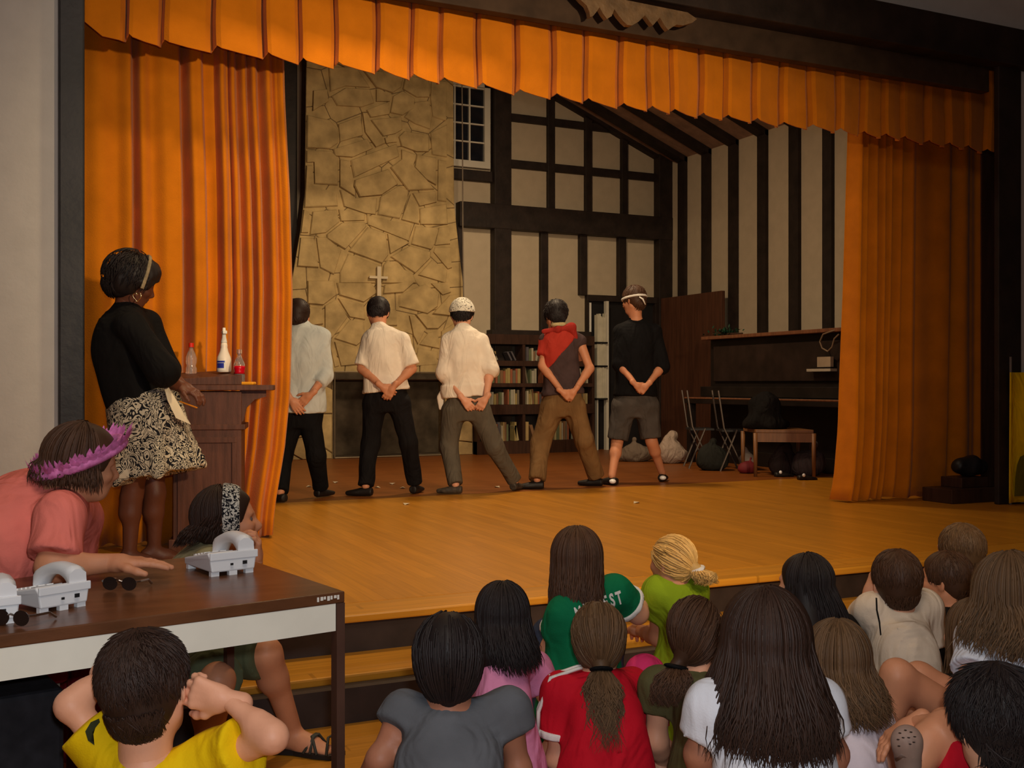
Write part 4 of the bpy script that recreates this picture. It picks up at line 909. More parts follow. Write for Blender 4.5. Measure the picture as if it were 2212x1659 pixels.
# ------------------------------------------------------------------ seated figures on the hall floor, facing the stage
def sitter(lab, hpx, d, yaw=0., lean=.10, hs=.93, sw=None, sk=S_light, headyaw=None, pitch=0., seat=0., legs='cross', over=None, hands=None, grp=None, hunch=.03, s=None, res=.009, face=True, roll=0., neckup=.0, armr=.9, jaw=1., legr=.9, feet=None, drop=.138):
    H = W(hpx[0], hpx[1], d); F_ = vz(math.sin(yaw), math.cos(yaw), 0); Rv = vz(math.cos(yaw), -math.sin(yaw), 0)
    nk = H-UP*drop*hs-F_*.03; s = s or (nk[2]-seat)/.60; pv = nk-F_*lean; pv = vz(pv[0], pv[1], seat+.105*s)
    sw = sw or .165*s
    J = dict(hd=H, nk=nk, pv=pv, sL=nk-UP*.05*s-Rv*sw, sR=nk-UP*.05*s+Rv*sw, hunch=hunch)
    for q, g in (('L', -1), ('R', 1)):
        J['h'+q] = pv+Rv*g*.085*s-UP*.01*s
        if legs == 'cross': J['k'+q] = pv+F_*.24*s+Rv*g*.27*s+UP*.03*s; J['a'+q] = pv+F_*.33*s-Rv*g*.05*s; J['a'+q][2] = seat+.05*s
        else: J['k'+q] = pv+F_*.34*s+Rv*g*.10*s+UP*.30*s; J['a'+q] = pv+F_*.50*s+Rv*g*.10*s; J['a'+q][2] = seat+.055*s
        J['e'+q] = J['s'+q]-UP*.22*s+F_*.12*s+Rv*g*.06*s
        J['w'+q] = pv+F_*.27*s+Rv*g*.07*s+UP*.09*s
    J['calf'] = -UP
    for k, v_ in (over or {}).items(): J[k] = W(v_[0], v_[1], d+(v_[2] if len(v_) > 2 else 0)) if not isinstance(v_, np.ndarray) else v_
    hy = yaw if headyaw is None else headyaw
    sw = np.linalg.norm(J['sR']-J['sL'])/2
    hf = vz(math.sin(hy)*math.cos(pitch), math.cos(hy)*math.cos(pitch), math.sin(pitch)); hr_ = vz(math.cos(hy), -math.sin(hy), 0)
    hu = nrm(np.cross(hr_, hf)+hr_*roll)
    if hands is None:
        hands = {'L': dict(f=nrm(Rv*.6+F_*.6-UP*.2), n=-UP, side=1, curl=.4), 'R': dict(f=nrm(-Rv*.6+F_*.6-UP*.2), n=-UP, side=-1, curl=.4)}
    fd = {'L': F_*.3+Rv, 'R': F_*.3-Rv} if legs == 'cross' else {'L': F_, 'R': F_}
    if feet: fd = feet
    figure(lab, J, sk, s=s, hs=hs, headf=hf, headu=hu, hands=hands, base=vz(pv[0], pv[1], seat), grp=grp, res=res, hres=.0055, feet=fd, armr=armr, legr=legr, jaw=jaw,
           torso=[(-.16, .135*s, .10*s), (.05, .150*s, .11*s), (.32, .130*s, .098*s), (.62, sw*.90, .102*s), (.85, sw*.84, .083*s), (1., .055*s, .05*s)])
    J['F'], J['Rv'] = F_, Rv; return J
def tee(J, m, name='t_shirt', sleeve=.55, seed=1, amp=.006, **k):
    s = J['s']; sw = J['sw']
    fit = k.pop('fit', None) or [(-.16, .150*s, .115*s), (.1, .152*s, .118*s), (.35, .142*s, .108*s), (.62, sw*.93, .11*s), (.84, sw*.88, .09*s), (.97, .066*s, .060*s)]
    return shirt(J, m, name=name, sleeve=sleeve, fit=fit, hem=-.16, seed=seed, amp=amp, infl=k.pop('infl', .012), res=k.pop('res', .008), **k)
def pants(J, m, name='shorts', length=.8, seed=1, **k): return trousers(J, m, name=name, top=.10, length=length, r=k.pop('r', (.088, .07, .06)), waist=(.146, .112), seed=seed, res=.011, amp=.005, **k)
def longhair(J, m, n, seed, length, cap=.012, spread=1.25, **k):
    v = Vol(); hair_cap(v, J['hd'], J['hf'], J['hu'], J['hs'], cap); c = J['hd']
    r_ = np.cross(J['hf'], J['hu']); B = J.get('F', J['hf']); und = k.pop('under', True); bb = k.get('bodyback', .06)
    back = k.pop('back', None); 
    if back is None: back = nrm(-UP-(B*.0))
    hs = J['hs']
    if und:
        for k_ in np.linspace(-1, 1, 7):
            top_ = c-J['hf']*(.045-.03*k_*k_)*hs+r_*k_*.048*hs-J['hu']*.0; md = c-B*(.06-.02*k_*k_+bb*.5)+r_*k_*.062*hs+back*length*.5; en = c+back*length*.84-B*(.035+bb*.8)+r_*(k_*.066*hs*spread+k.get('side', 0)*.6)
            v.cap(top_, md, .040*hs, .030*hs, .03); v.cap(md, en, .030*hs, .012, .02)
    st = strands(c, J['hf'], J['hu'], hs, n, seed, length, spread=spread, th=cap+.002, back=back, **k)
    return hairobj(J['root'], v.mesh(.007), st, m)
def ponytail(J, m, n, seed, length, tie, cap=.008, rad=.020, tail_back=None, tcol=None, **k):
    v = Vol(); hair_cap(v, J['hd'], J['hf'], J['hu'], J['hs'], cap)
    g = J['hd']+J['hf']*tie[0]+np.cross(J['hf'], J['hu'])*tie[1]+J['hu']*tie[2]
    b = nrm(tail_back) if tail_back is not None else nrm(-UP-J['F']*.42); v.cap(J['hd']-J['hf']*.05, g, .034*J['hs'], .012, .03); v.cap(g, g+b*length*.45, rad*.7, rad*1.15, .01); v.cap(g+b*length*.4, g+b*length*.72, rad*1.1, rad*.4, .01)
    st = strands(J['hd'], J['hf'], J['hu'], J['hs'], n, seed, length, gather=(g, rad*.75), th=cap+.002, back=b, az=2.4, top=1.1, **k)
    o = hairobj(J['root'], v.mesh(.006), st, m)
    v = Vol(); v.ell(g, (b, np.cross(b, vz(1, .2, .1)), np.cross(b, np.cross(b, vz(1, .2, .1)))), (.008, rad+.006, rad+.006), 0); npmesh('hair_tie', [v.mesh(.004)], tcol or C_black, J['root'])
    return g
def crop(J, m, n, seed, th=.012, L=.035, messy=.4):
    v = Vol(); hair_cap(v, J['hd'], J['hf'], J['hu'], J['hs'], th); return hairobj(J['root'], v.mesh(.007), short_strands(J['hd'], J['hf'], J['hu'], J['hs'], n, seed, th+.003, L, .0028, messy), m)
def band(J, name, m, a, w_, grow=.014, drop_=0., tilt=0.):
    """strip of cloth around the head at height a"""
    v = Vol(); hu = nrm(J['hu']+J['hf']*tilt); s = J['hs']; r_ = np.cross(J['hf'], J['hu'])
    v.ell(J['hd']-J['hf']*.014*s+J['hu']*.03*s, (J['hf'], r_, J['hu']), ((.10+grow)*s, (.081+grow)*s, (.093+grow)*s), 0); p = J['hd']+J['hu']*a; v.cut(p+hu*w_/2, hu); v.cut(p-hu*w_/2, -hu)
    return npmesh(name, [v.mesh(.005)], m, J['root'])
stg = .35
C_pink = cloth('pink_tee', (224, 140, 178)); C_green = cloth('green_tee', (12, 112, 72)); C_lime = cloth('lime_tee', (140, 165, 30)); C_red = cloth('red_tee', (196, 20, 40)); C_olive = cloth('olive_tee', (86, 82, 52))
C_wh = cloth('white_tee', (214, 216, 226)); C_char = cloth('charcoal_tee', (94, 96, 102), noise=.12); C_offw = cloth('cream_tee', (222, 202, 180)); C_dk = cloth('dark_tee', (26, 22, 20), noise=.15); C_yel = cloth('yellow_tee', (226, 186, 8)); C_aqua = cloth('pale_aqua_tee', (190, 214, 216))
C_jeans = cloth('blue_jeans', (46, 54, 74), noise=.18); C_hot = cloth('hot_pink_cloth', (236, 60, 120)); C_trim = cloth('white_trim', (226, 220, 216)); C_bshort = cloth('black_shorts', (20, 20, 24)); C_cutoff = cloth('denim_shorts', (70, 84, 104), noise=.2)
# a: charcoal tee, dark centre-parted hair
A = sitter('dark haired person in a sleeveless looking charcoal tee seated at the front left', (968, 1430), 2.53, hs=.88, yaw=stg, sw=.152, sk=S_med, s=.80, over=dict(eL=(820, 1640, -.05), sL=(872, 1540), sR=(1098, 1536), wL=(770, 1735, .05), wR=(1140, 1760, .1), eR=(1120, 1660, 0)))
tee(A, C_char, sleeve=.30, seed=21, amp=.005, sl_r=.018); pants(A, C_jeans, name='jeans', length=1.9, seed=1)
ponytail(A, H_black, 620, 41, .03, (-.060, 0, -.125), cap=.012, rad=.014)
# b: pink tee girl
B = sitter('small girl with a straight black bob wearing a plain pink tee', (1084, 1337), 3.0, yaw=.62, sk=S_tan, over=dict(sL=(1052, 1470, 0), sR=(1150, 1448, .08)), hs=.80, headyaw=.3)
tee(B, C_pink, sleeve=.36, seed=22); pants(B, C_bshort, length=.7, seed=2)
longhair(B, H_black, 460, 42, .15, cap=.010, spread=1.12, bodyback=.045, jag=.25, side=.02, wave=.004)
# c: green ringer tee, WEST lettering
C = sitter('person with long straight brown hair in a green ringer tee with white lettering', (1246, 1214), 3.45, yaw=.52, hs=.86, sk=S_light, lean=.05, over=dict(sL=(1228, 1325, -.10), sR=(1324, 1280, .05), eL=(1192, 1400, -.05), wL=(1270, 1470, .2), eR=(1378, 1325, .12), wR=(1380, 1290, .35)), legs='up')
Cs = tee(C, C_green, sleeve=.58, seed=23, res=.009); pants(C, C_jeans, name='jeans', length=1.85, seed=3)
longhair(C, H_brown, 520, 43, .235, cap=.012, spread=.95, bodyback=.035, jag=.25)
def cuff(J, q, t, m, w_=.016, r=.062):
    a, e = J['s'+q], J['e'+q]; d_ = nrm(e-a); p = a+(e-a)*t; v = Vol(); v.cap(p-d_*w_, p, r, r, 0, flat=True); v.cut(p-d_*w_, -d_); return npmesh('sleeve_cuff', [v.mesh(.005)], m, J['root'])
cuff(C, 'L', .60, C_trim, .018, .0665); cuff(C, 'R', .60, C_trim, .018, .0665)
def print_on(shirt_obj, txt, base, ex, ey, m, bend, root):
    """printed word laid onto the cloth; base/ex/ey = survey position, letter run and letter height"""
    from mathutils.bvhtree import BVHTree
    me0 = shirt_obj.data; off = wloc(shirt_obj); bv = BVHTree.FromPolygons([Vector(v_.co)+off for v_ in me0.vertices], [tuple(p.vertices) for p in me0.polygons])
    n = len(txt)
    for i, ch_ in enumerate(txt):
        cu = bpy.data.curves.new('print', 'FONT'); cu.body = ch_; cu.size = 1.; cu.offset = .035; cu.resolution_u = 3; cu.align_x = 'CENTER'
        tmp = bpy.data.objects.new('tmp', cu); COL.objects.link(tmp); bpy.context.view_layer.update(); me = bpy.data.meshes.new_from_object(tmp); bpy.data.objects.remove(tmp)
        t = (i+.5)/n; V = []
        for v_ in me.vertices:
            u_, w_ = v_.co.x*.155/.7, v_.co.y/.7; k = t-.5; px = base[0]+ex[0]*(t+u_*.85)+ey[0]*w_; py = base[1]+ex[1]*(t+u_*.85)+ey[1]*w_+bend*4*k*k
            o_ = Vector((0, 0, CH)); dr = Vector(ray(px, py)).normalized(); hit = bv.ray_cast(o_, dr)[0]
            if hit is None: hit = o_+dr*3.4
            V.append(np.array(hit-dr*.004))
        mm = MB(); mm.add(V, [tuple(p.vertices) for p in me.polygons]); ob = mm.build('letter', m, root)
        s_ = ob.modifiers.new('ink', 'SOLIDIFY'); s_.thickness = .0015
def line_on(obj, pts, rad_, name, m, root):
    from mathutils.bvhtree import BVHTree
    off = wloc(obj); bv = BVHTree.FromPolygons([Vector(v_.co)+off for v_ in obj.data.vertices], [tuple(p.vertices) for p in obj.data.polygons]); P_ = []
    for a, b in zip(pts, pts[1:]):
        for t in np.linspace(0, 1, 5)[:-1] if b is not pts[-1] else np.linspace(0, 1, 5):
            dr = Vector(ray(a[0]+(b[0]-a[0])*t, a[1]+(b[1]-a[1])*t)).normalized(); h_ = bv.ray_cast(Vector((0, 0, CH)), dr)[0]
            if h_ is not None: P_.append(np.array(h_))
    if len(P_) > 2: mm = MB(); mm.tube(P_, rad_, 6); mm.build(name, m, root, smooth=True)
def patch_on(obj, pts, name, m, root):
    from mathutils.bvhtree import BVHTree
    off = wloc(obj); bv = BVHTree.FromPolygons([Vector(v_.co)+off for v_ in obj.data.vertices], [tuple(p.vertices) for p in obj.data.polygons]); c_ = np.mean(np.array(pts, float), 0); V = []; n = len(pts)
    for k in (0, .33, .66, 1):
        for p in pts:
            q = c_+(np.array(p)-c_)*k; dr = Vector(ray(q[0], q[1])).normalized(); h_ = bv.ray_cast(Vector((0, 0, CH)), dr)[0]
            if h_ is None: return
            V.append(np.array(h_-dr*.002))
    mm = MB(); mm.add(V, [(j*n+i, j*n+(i+1) % n, (j+1)*n+(i+1) % n, (j+1)*n+i) for j in range(3) for i in range(n)]); mm.build(name, m, root, smooth=True)
print_on(Cs, 'MIDWEST', (1246, 1338), (102, -38), (-7, -26), C_trim, 2, C['root'])
# d: lime tee, blond bun
D = sitter('little blond girl with a tied up bun in a lime green tee', (1450, 1216), 3.7, yaw=-.12, hs=.74, sk=S_tan, lean=.02, headyaw=-.35, over=dict(sL=(1424, 1282, -.02), eL=(1424, 1375, .05), wL=(1375, 1360, .28), sR=(1492, 1275, .02), kL=(1392, 1458, -.12), hL=(1440, 1490, -.05)), armr=.95)
tee(D, C_lime, sleeve=.5, seed=24); pants(D, C_hot, length=1.6, name='leggings', seed=4)
gD = ponytail(D, H_blond, 420, 44, .055, (-.10, .012, -.01), cap=.009, rad=.022, tail_back=(.3, 0, -.8), tcol=C_trim, jag=.5, wave=.02)
# e: red ringer tee, ponytail
E_ = sitter('girl with a wavy brown ponytail in a red tee with white sleeve stripes', (1292, 1382), 3.0, yaw=.42, hs=.81, sk=S_light, over=dict(sL=(1216, 1496, -.04), sR=(1362, 1488, .04), eL=(1205, 1640, -.04), wL=(1262, 1700, .12)), sw=.15, s=.86)
tee(E_, C_red, sleeve=.62, seed=25, sl_r=.016); pants(E_, C_bshort, length=.8, seed=5); cuff(E_, 'L', .64, C_trim, .02, .0655)
v = Vol(); a_, b_ = E_['nk']+UP*.0, E_['sL']; q_ = E_['F']
def stripe(J, q, m, off):
    a, b, e = J['nk'], J['s'+q], J['e'+q]; up_ = UP*.062; o = -J['F']*off; sd = -J['Rv'] if q == 'L' else J['Rv']
    mm = MB(); mm.tube([a+up_*.75+o+sd*.05, seg(a, b, .6)+up_*.98+o, b+up_*.75+sd*.035+o, seg(b, e, .3)+sd*.064+o+UP*.01, seg(b, e, .6)+sd*.062+o], .0055, 6); mm.build('sleeve_stripe', m, J['root'], smooth=True)
stripe(E_, 'L', C_trim, .0); stripe(E_, 'L', C_trim, .022)
ponytail(E_, H_mid, 760, 45, .20, (-.085, 0, -.06), cap=.010, rad=.027, wave=.020, jag=.6)
# f: olive tee, side pony
Fg = sitter('girl in an olive green tee with a low curly side ponytail, head turned right', (1506, 1373), 2.95, yaw=.25, hs=.81, sk=S_light, headyaw=.85, pitch=-.12, roll=-.1, over=dict(sL=(1424, 1484, 0), sR=(1550, 1474, .05), eL=(1418, 1600, 0)), sw=.13, s=.85)
tee(Fg, C_olive, sleeve=.45, seed=26); pants(Fg, C_cutoff, length=.8, seed=6)
ponytail(Fg, H_brown, 520, 46, .10, (-.075, -.045, -.075), cap=.010, rad=.028, tail_back=(-.25, -.1, -.9), wave=.012, jag=.5)
m = MB(); v = Vol(); v.ell(Fg['hd']+Fg['hf']*.0, (Fg['hf'], fw, UP), (.01, .01, .01)); 
# g: long dark hair, white tee, biggest
G = sitter('girl with very long wide dark brown hair over a white tee, front centre right', (1652, 1396), 2.3, yaw=.48, hs=.92, sk=S_med, over=dict(sL=(1540, 1528, -.03), sR=(1768, 1522, .05), eL=(1512, 1630, -.02), eR=(1800, 1630, .04)), s=.86)
tee(G, C_wh, sleeve=.62, seed=27, sl_r=.014); pants(G, C_jeans, name='jeans', length=1.8, seed=7)
longhair(G, H_dark, 1000, 47, .245, cap=.016, spread=1.55, bodyback=.055, jag=.22, rad=.004, depthw=.06, wave=.008)
# h: black hair behind
Hh = sitter('girl with long black hair seated behind the widest haired girl, face turned left', (1735, 1264), 3.5, yaw=.1, hs=.80, sk=S_light, headyaw=-.35)
tee(Hh, C_dk, sleeve=.8, seed=28); pants(Hh, C_jeans, length=1.8, name='jeans', seed=8)
longhair(Hh, H_black, 420, 48, .25, cap=.010, spread=1.3, bodyback=.05, jag=.2, side=.03)
# i: light brown hair, pinkish white tee
I = sitter('girl with long light brown hair and a pinkish white tee beside the widest haired girl', (1808, 1432), 2.7, yaw=.55, hs=.83, sk=S_light, over=dict(sL=(1760, 1545, 0), sR=(1872, 1540, .05)), sw=.13, s=.85)
tee(I, cloth('pinkish_white_tee', (222, 208, 216)), sleeve=.3, seed=29); pants(I, C_bshort, length=.8, seed=9)
longhair(I, H_mid, 560, 49, .155, cap=.012, spread=1.2, bodyback=.05, jag=.3, side=.03)
# j: boy in cream tee
Jb = sitter('boy with cropped brown hair in a loose cream tee, hand at his cheek', (1935, 1261), 3.5, yaw=.45, hs=.86, sk=S_light, lean=-.02, hunch=.05, over=dict(sL=(1886, 1320, 0), sR=(1998, 1314, .02), eL=(1872, 1345, .1), wL=(1876, 1290, .14), eR=(2000, 1420, .05)),
            hands={'L': dict(f=UP+rt*.3, n=rt, side=1, curl=.3), 'R': dict(f=fw, n=-UP, side=-1, curl=.4)}, s=.92)
Jbs = tee(Jb, C_offw, sleeve=.7, seed=30, amp=.009, sl_r=.03, loose=.014); line_on(Jbs, [(1893, 1292), (1894, 1318), (1900, 1345), (1903, 1372)], .0028, 'sleeve_seam', C_dk, Jb['root']); pants(Jb, cloth('navy_white_shorts', (40, 50, 76), noise=.1), length=.85, seed=10); crop(Jb, H_brown, 500, 50, .012)
# k, l: two boys in dark tees
K_ = sitter('boy in a dark tee turning his face left, close beside the cream tee boy', (2040, 1254), 3.8, yaw=.1, hs=.80, sk=S_tan, headyaw=-.5)
tee(K_, C_dk, sleeve=.6, seed=31); pants(K_, C_bshort, length=.8, seed=11); crop(K_, H_brown, 460, 51, .012)
L_ = sitter('boy with short fair brown hair and dark tee seated farthest back, nearest the stage', (2072, 1194), 4.1, yaw=.25, hs=.86, sk=S_light, headyaw=0.0)
tee(L_, C_dk, sleeve=.6, seed=32); pants(L_, C_jeans, length=1.8, name='jeans', seed=12); crop(L_, H_mid, 460, 52, .012)
# n: blond girl between
N = sitter('blond girl half hidden by the long haired girl at the right edge', (2100, 1373), 3.1, yaw=.1, hs=.82, sk=S_light)
tee(N, C_dk, sleeve=.5, seed=33); pants(N, C_jeans, length=1.8, name='jeans', seed=13)
longhair(N, H_mid, 420, 53, .26, cap=.012, spread=.95, bodyback=.04, jag=.2)
# m: right edge, long hair, white tee, knees drawn up to the left
Mm = sitter('girl at the right edge with long streaked hair and white tee hugging her bare knees', (2172, 1296), 2.75, yaw=-.5, hs=.92, sk=S_tan, headyaw=.1, lean=.02, legs='up', seat=0,
            over=dict(sL=(2118, 1388, .0), sR=(2245, 1390, .1), eL=(2092, 1490, -.10), wL=(2048, 1552, -.12), hL=(2120, 1590, .1), kL=(1938, 1458, .0), aL=(1892, 1640, .05), hR=(2160, 1560, .2), kR=(1985, 1462, .22), aR=(1950, 1600, .3)),
            legr=.78, hands={'L': dict(f=-rt*.8-UP*.5+fw*.1, n=fw, side=1, curl=.3), 'R': dict(f=-rt, n=fw, side=-1, curl=.4)}, feet={'L': -rt+fw*.1, 'R': -rt+fw*.2}, s=.92)
tee(Mm, C_wh, sleeve=.66, seed=34, amp=.008); pants(Mm, C_red, length=.35, seed=14)
longhair(Mm, H_mid, 640, 54, .155, cap=.014, spread=1.35, bodyback=.06, jag=.3, side=-.02)
# o: right bottom, short dark hair, aqua tee
O = sitter('boy with short dark hair in a pale aqua tee at the bottom right corner', (2146, 1560), 2.25, yaw=.4, hs=.90, sk=S_light, lean=.12, s=.83, pitch=-.1)
tee(O, C_aqua, sleeve=.6, seed=35); pants(O, C_red, length=.8, seed=15); crop(O, H_black, 800, 55, .018, L=.07, messy=.5)
# p: bent bare leg with a painted knee, red shorts
P_ = sitter('person mostly hidden in the bottom right corner with red shorts and a pale clog', (2290, 1560), 2.35, yaw=-.3, hs=.85, sk=S_tan, legs='up', legr=.75,
            over=dict(hL=(2090, 1640, .02), kL=(2000, 1600, .02), aL=(1962, 1700, -.02), hR=(2120, 1640, .12), kR=(2040, 1560, .25), aR=(2020, 1700, .3), eL=(2070, 1560, .0), wL=(1972, 1562, .10)),
            hands={'L': dict(f=-rt*.8-UP*.5, n=-UP+rt*.2, side=1, curl=.3), 'R': dict(f=-rt, n=-UP, side=-1, curl=.3)}, s=.75)
tee(P_, C_red, sleeve=.5, seed=36); trousers(P_, C_red, name='shorts', top=.1, length=.62, r=(.085, .074, .06), waist=(.14, .11), seed=37, amp=.004); crop(P_, H_brown, 300, 56)
v = Vol(); c0_ = W(1959, 1600, 2.26); c1_ = W(1962, 1650, 2.28); v.cap(c0_, c1_, .030, .027, .02); v.ell(c0_-UP*.004, (rt, fw, UP), (.032, .022, .036), .01)
npmesh('clog', [v.mesh(.005)], mat('pale_clog', (150, 124, 112), .6, .3, noise=.12, nscale=20), P_['root'])
m = MB(); RD = random.Random(2)
for i, (px, py) in enumerate([(1944, 1584), (1956, 1578), (1968, 1582), (1976, 1592), (1940, 1598), (1951, 1594), (1963, 1594), (1974, 1604), (1942, 1612), (1966, 1608)]):
    c_ = W(px, py, 2.226+.0000); m.lathe([(.0026, 0), (.0030, .001)], (c_[0], c_[1], c_[2]), 8)
m.build('vent_holes', M_black, P_['root'])
m = MB(); m.tube([W(1938, 1640, 2.27), W(1950, 1632, 2.242), (W(1970, 1632, 2.242)), W(1986, 1642, 2.27)], .006, 6); m.build('clog_strap', bpy.data.materials['pale_clog'], P_['root'], smooth=True)
# ------------------------------------------------------------------ boy in yellow, hands at his ears
Y = sitter('boy in a yellow tee with raised elbows and hands at his ears before the table', (318, 1488), 2.08, yaw=.25, hs=.90, sk=S_light, lean=.08, headyaw=.5, roll=-.12, s=.80, res=.008, drop=.19,
           over=dict(sL=(232, 1615, .02), sR=(470, 1640, .0), eL=(152, 1524, .02), wL=(246, 1442, .10), eR=(588, 1592, -.08), wR=(492, 1512, -.02)),
           hands={'L': dict(f=rt*.9+UP*.35+fw*.2, n=fw*-1, side=1, curl=.4, h=.0035), 'R': dict(f=-rt*.95+UP*.22, n=fw, side=1, curl=.85, h=.0032)}, armr=.84)
Ys = tee(Y, C_yel, sleeve=.55, seed=61, amp=.008, sl_r=.02, infl=.014, res=.007); pants(Y, C_bshort, length=.85, seed=62)
crop(Y, H_dark, 1300, 63, .011, L=.05, messy=.45)
patch_on(Ys, [(196, 1560), (214, 1552), (216, 1560), (206, 1572), (200, 1592), (204, 1610), (190, 1600), (184, 1580)], 'sleeve_print', cloth('faded_print', (58, 60, 34), noise=.3), Y['root'])
# ------------------------------------------------------------------ the table with its white apron
TA = math.radians(11); tx = vz(math.cos(TA), math.sin(TA), 0); ty = vz(-math.sin(TA), math.cos(TA), 0); TC = vz(.757, 2.566, 0)
MT = Matrix(((tx[0], ty[0], 0, TC[0]), (tx[1], ty[1], 0, TC[1]), (0, 0, 1, 0), (0, 0, 0, 1)))
TL, TD = 1.83, .74
tb = thing('folding_table', 'long table with worn brown top, white apron and thin brown steel legs', 'table', (TC[0]-.9*tx[0]+.35*ty[0], TC[1]-.9*tx[1]+.35*ty[1], 0))
M_ttop = mat('worn_brown_laminate', (.135, .052, .022), .28, .5, noise=.3, nscale=5, stretch=(1, 4, 4), bump=.05)
m = MB(); m.box((-TL, 0, .712), (0, TD, .74), M=MT); m.build('table_top', M_ttop, tb, bevel=.003)
M_apr = mat('off_white_apron', (.80, .78, .68), .6, .3, noise=.05)
m = MB(); m.box((-TL+.03, .002, .645), (-.024, .02, .712), M=MT); m.build('front_apron', M_apr, tb)
m = MB(); m.box((-TL+.03, TD-.02, .645), (-.03, TD-.002, .712), M=MT); m.box((-.02, .02, .655), (-.006, TD-.02, .712), M=MT); m.build('rear_apron', M_apr, tb)
M_leg = mat('brown_steel', (.095, .045, .03), .5, .4, metal=.2, noise=.2)
for (a, b) in ((-.022, 0), (-.022, TD-.03), (-TL, 0), (-TL, TD-.03)): m = MB(); m.box((a, b, 0), (a+.022, b+.03, .712), M=MT); m.build('leg', M_leg, tb)
m = MB(); pz = MT @ Vector((-.06, .0, 0))
for k in range(7): m.box((-.075+k*.009, -.0012, .722+.002*(k % 3)), (-.070+k*.009+.002*(k % 2), .0002, .733), M=MT)
m.build('paint_scuffs', M_paper, tb)
# ------------------------------------------------------------------ desk phones
def phone(cx_, cy_, rot, sc, label):
    c, s_ = math.cos(rot), math.sin(rot); M = Matrix(((c*sc, -s_*sc, 0, cx_), (s_*sc, c*sc, 0, cy_), (0, 0, sc, .7402), (0, 0, 0, 1)))
    P = thing('desk_phone', label, 'telephone', (cx_, cy_, .74), None)
    # local: x right, y away; back edge (towards camera) is tall
    m = MB(); prof = [(-.10, .012), (-.10, .055), (-.085, .068), (.09, .034), (.105, .012)]
    w_ = .072; V = []
    for x, g in ((-w_, 1), (w_, 1)):
        for (y, z) in prof: V.append(tuple(M @ Vector((x*(1.0 if z > .02 else .9), y, z))))
    n = 5; m.add(V, [tuple(range(n)), tuple(range(2*n-1, n-1, -1))]+[(i, i+n, (i+1) % n+n, (i+1) % n) for i in range(n)]); m.build('base', M_plas, P, bevel=.004)
    m = MB(); m.box((-w_*.98, -.103, .046), (w_*1.03, -.095, .068), M=M); m.build('rear_lip', M_plas, P, bevel=.002)
    for fx, fyy in ((-.052, -.085), (.052, -.085), (-.052, .085), (.052, .085), (0, -.09)): m = MB(); m.box((fx-.012, fyy-.008, 0), (fx+.012, fyy+.008, .014), M=M); m.build('foot', M_plas, P)
    m = MB()
    tilt = math.atan2(.034-.068, .175)
    def KM(x, y): return M @ Matrix.Translation((x, y, .068-.034*(y+.085)/.175)) @ Matrix.Rotation(tilt, 4, 'X')
    for i in range(3):
        for j in range(4):
            mm = MB(); mm.box((-.009, -.007, 0), (.009, .007, .005), M=KM(-.052+i*.024, -.03+j*.022)); mm.build('key', mat('phone_key', (.80, .78, .76), .5), P) if (i, j) == (0, 0) else mm.build('key', bpy.data.materials['phone_key'], P)
    m = MB(); m.box((-.066, .0, 0), (.008, .022, .002), M=KM(0, -.075)); m.build('label_strip', mat('phone_panel', (.33, .33, .34), .5), P)
    for a, b in ((-.012, .0), (.025, .0)): m = MB(); m.box((a, -.1085, .030), (a+(.008 if a < 0 else .013), -.1055, .040 if a > 0 else .036), M=M); m.build('socket', M_black, P)
    m = MB()
    # handset: arched bar lying across the right side
    V = []; N = 18
    for i in range(N+1):
        t = -1+2*i/N; y = t*.092-.004; z = .066+.040*(1-t*t)**.6-(.034*(y+.085)/.175)*.6; hw = .025-.003*(1-t*t); th = .017+.018*abs(t)**4
        for k in range(10):
            a = k*math.pi/5; sc_ = 1/max(abs(math.cos(a))**4+abs(math.sin(a))**4, .01)**.25; V.append(tuple(M @ Vector((.040+hw*math.cos(a)*sc_, y, z+th*math.sin(a)*sc_))))
    m.add(V, [(i*10+k, i*10+(k+1) % 10, (i+1)*10+(k+1) % 10, (i+1)*10+k) for i in range(N) for k in range(10)])
    o_ = len(m.v); m.add([m.v[k] for k in range(9, -1, -1)], [tuple(range(10))]); m.add([m.v[N*10+k] for k in range(10)], [tuple(range(10))])
    m.build('handset', M_plas, P, smooth=True)
    return P
pa = WZ(474, 1232, .74); pb = WZ(96, 1308, .74); pd_ = WZ(-40, 1338, .74)
phone(pa[0], pa[1], math.radians(13), .93, 'pale grey desk phone at the far edge of the table near the bandana')
phone(pb[0], pb[1], math.radians(27), .86, 'pale grey desk phone facing away near the left end of the table')
phone(pd_[0], pd_[1], math.radians(10), .86, 'pale grey phone cut off by the left edge of the photo')
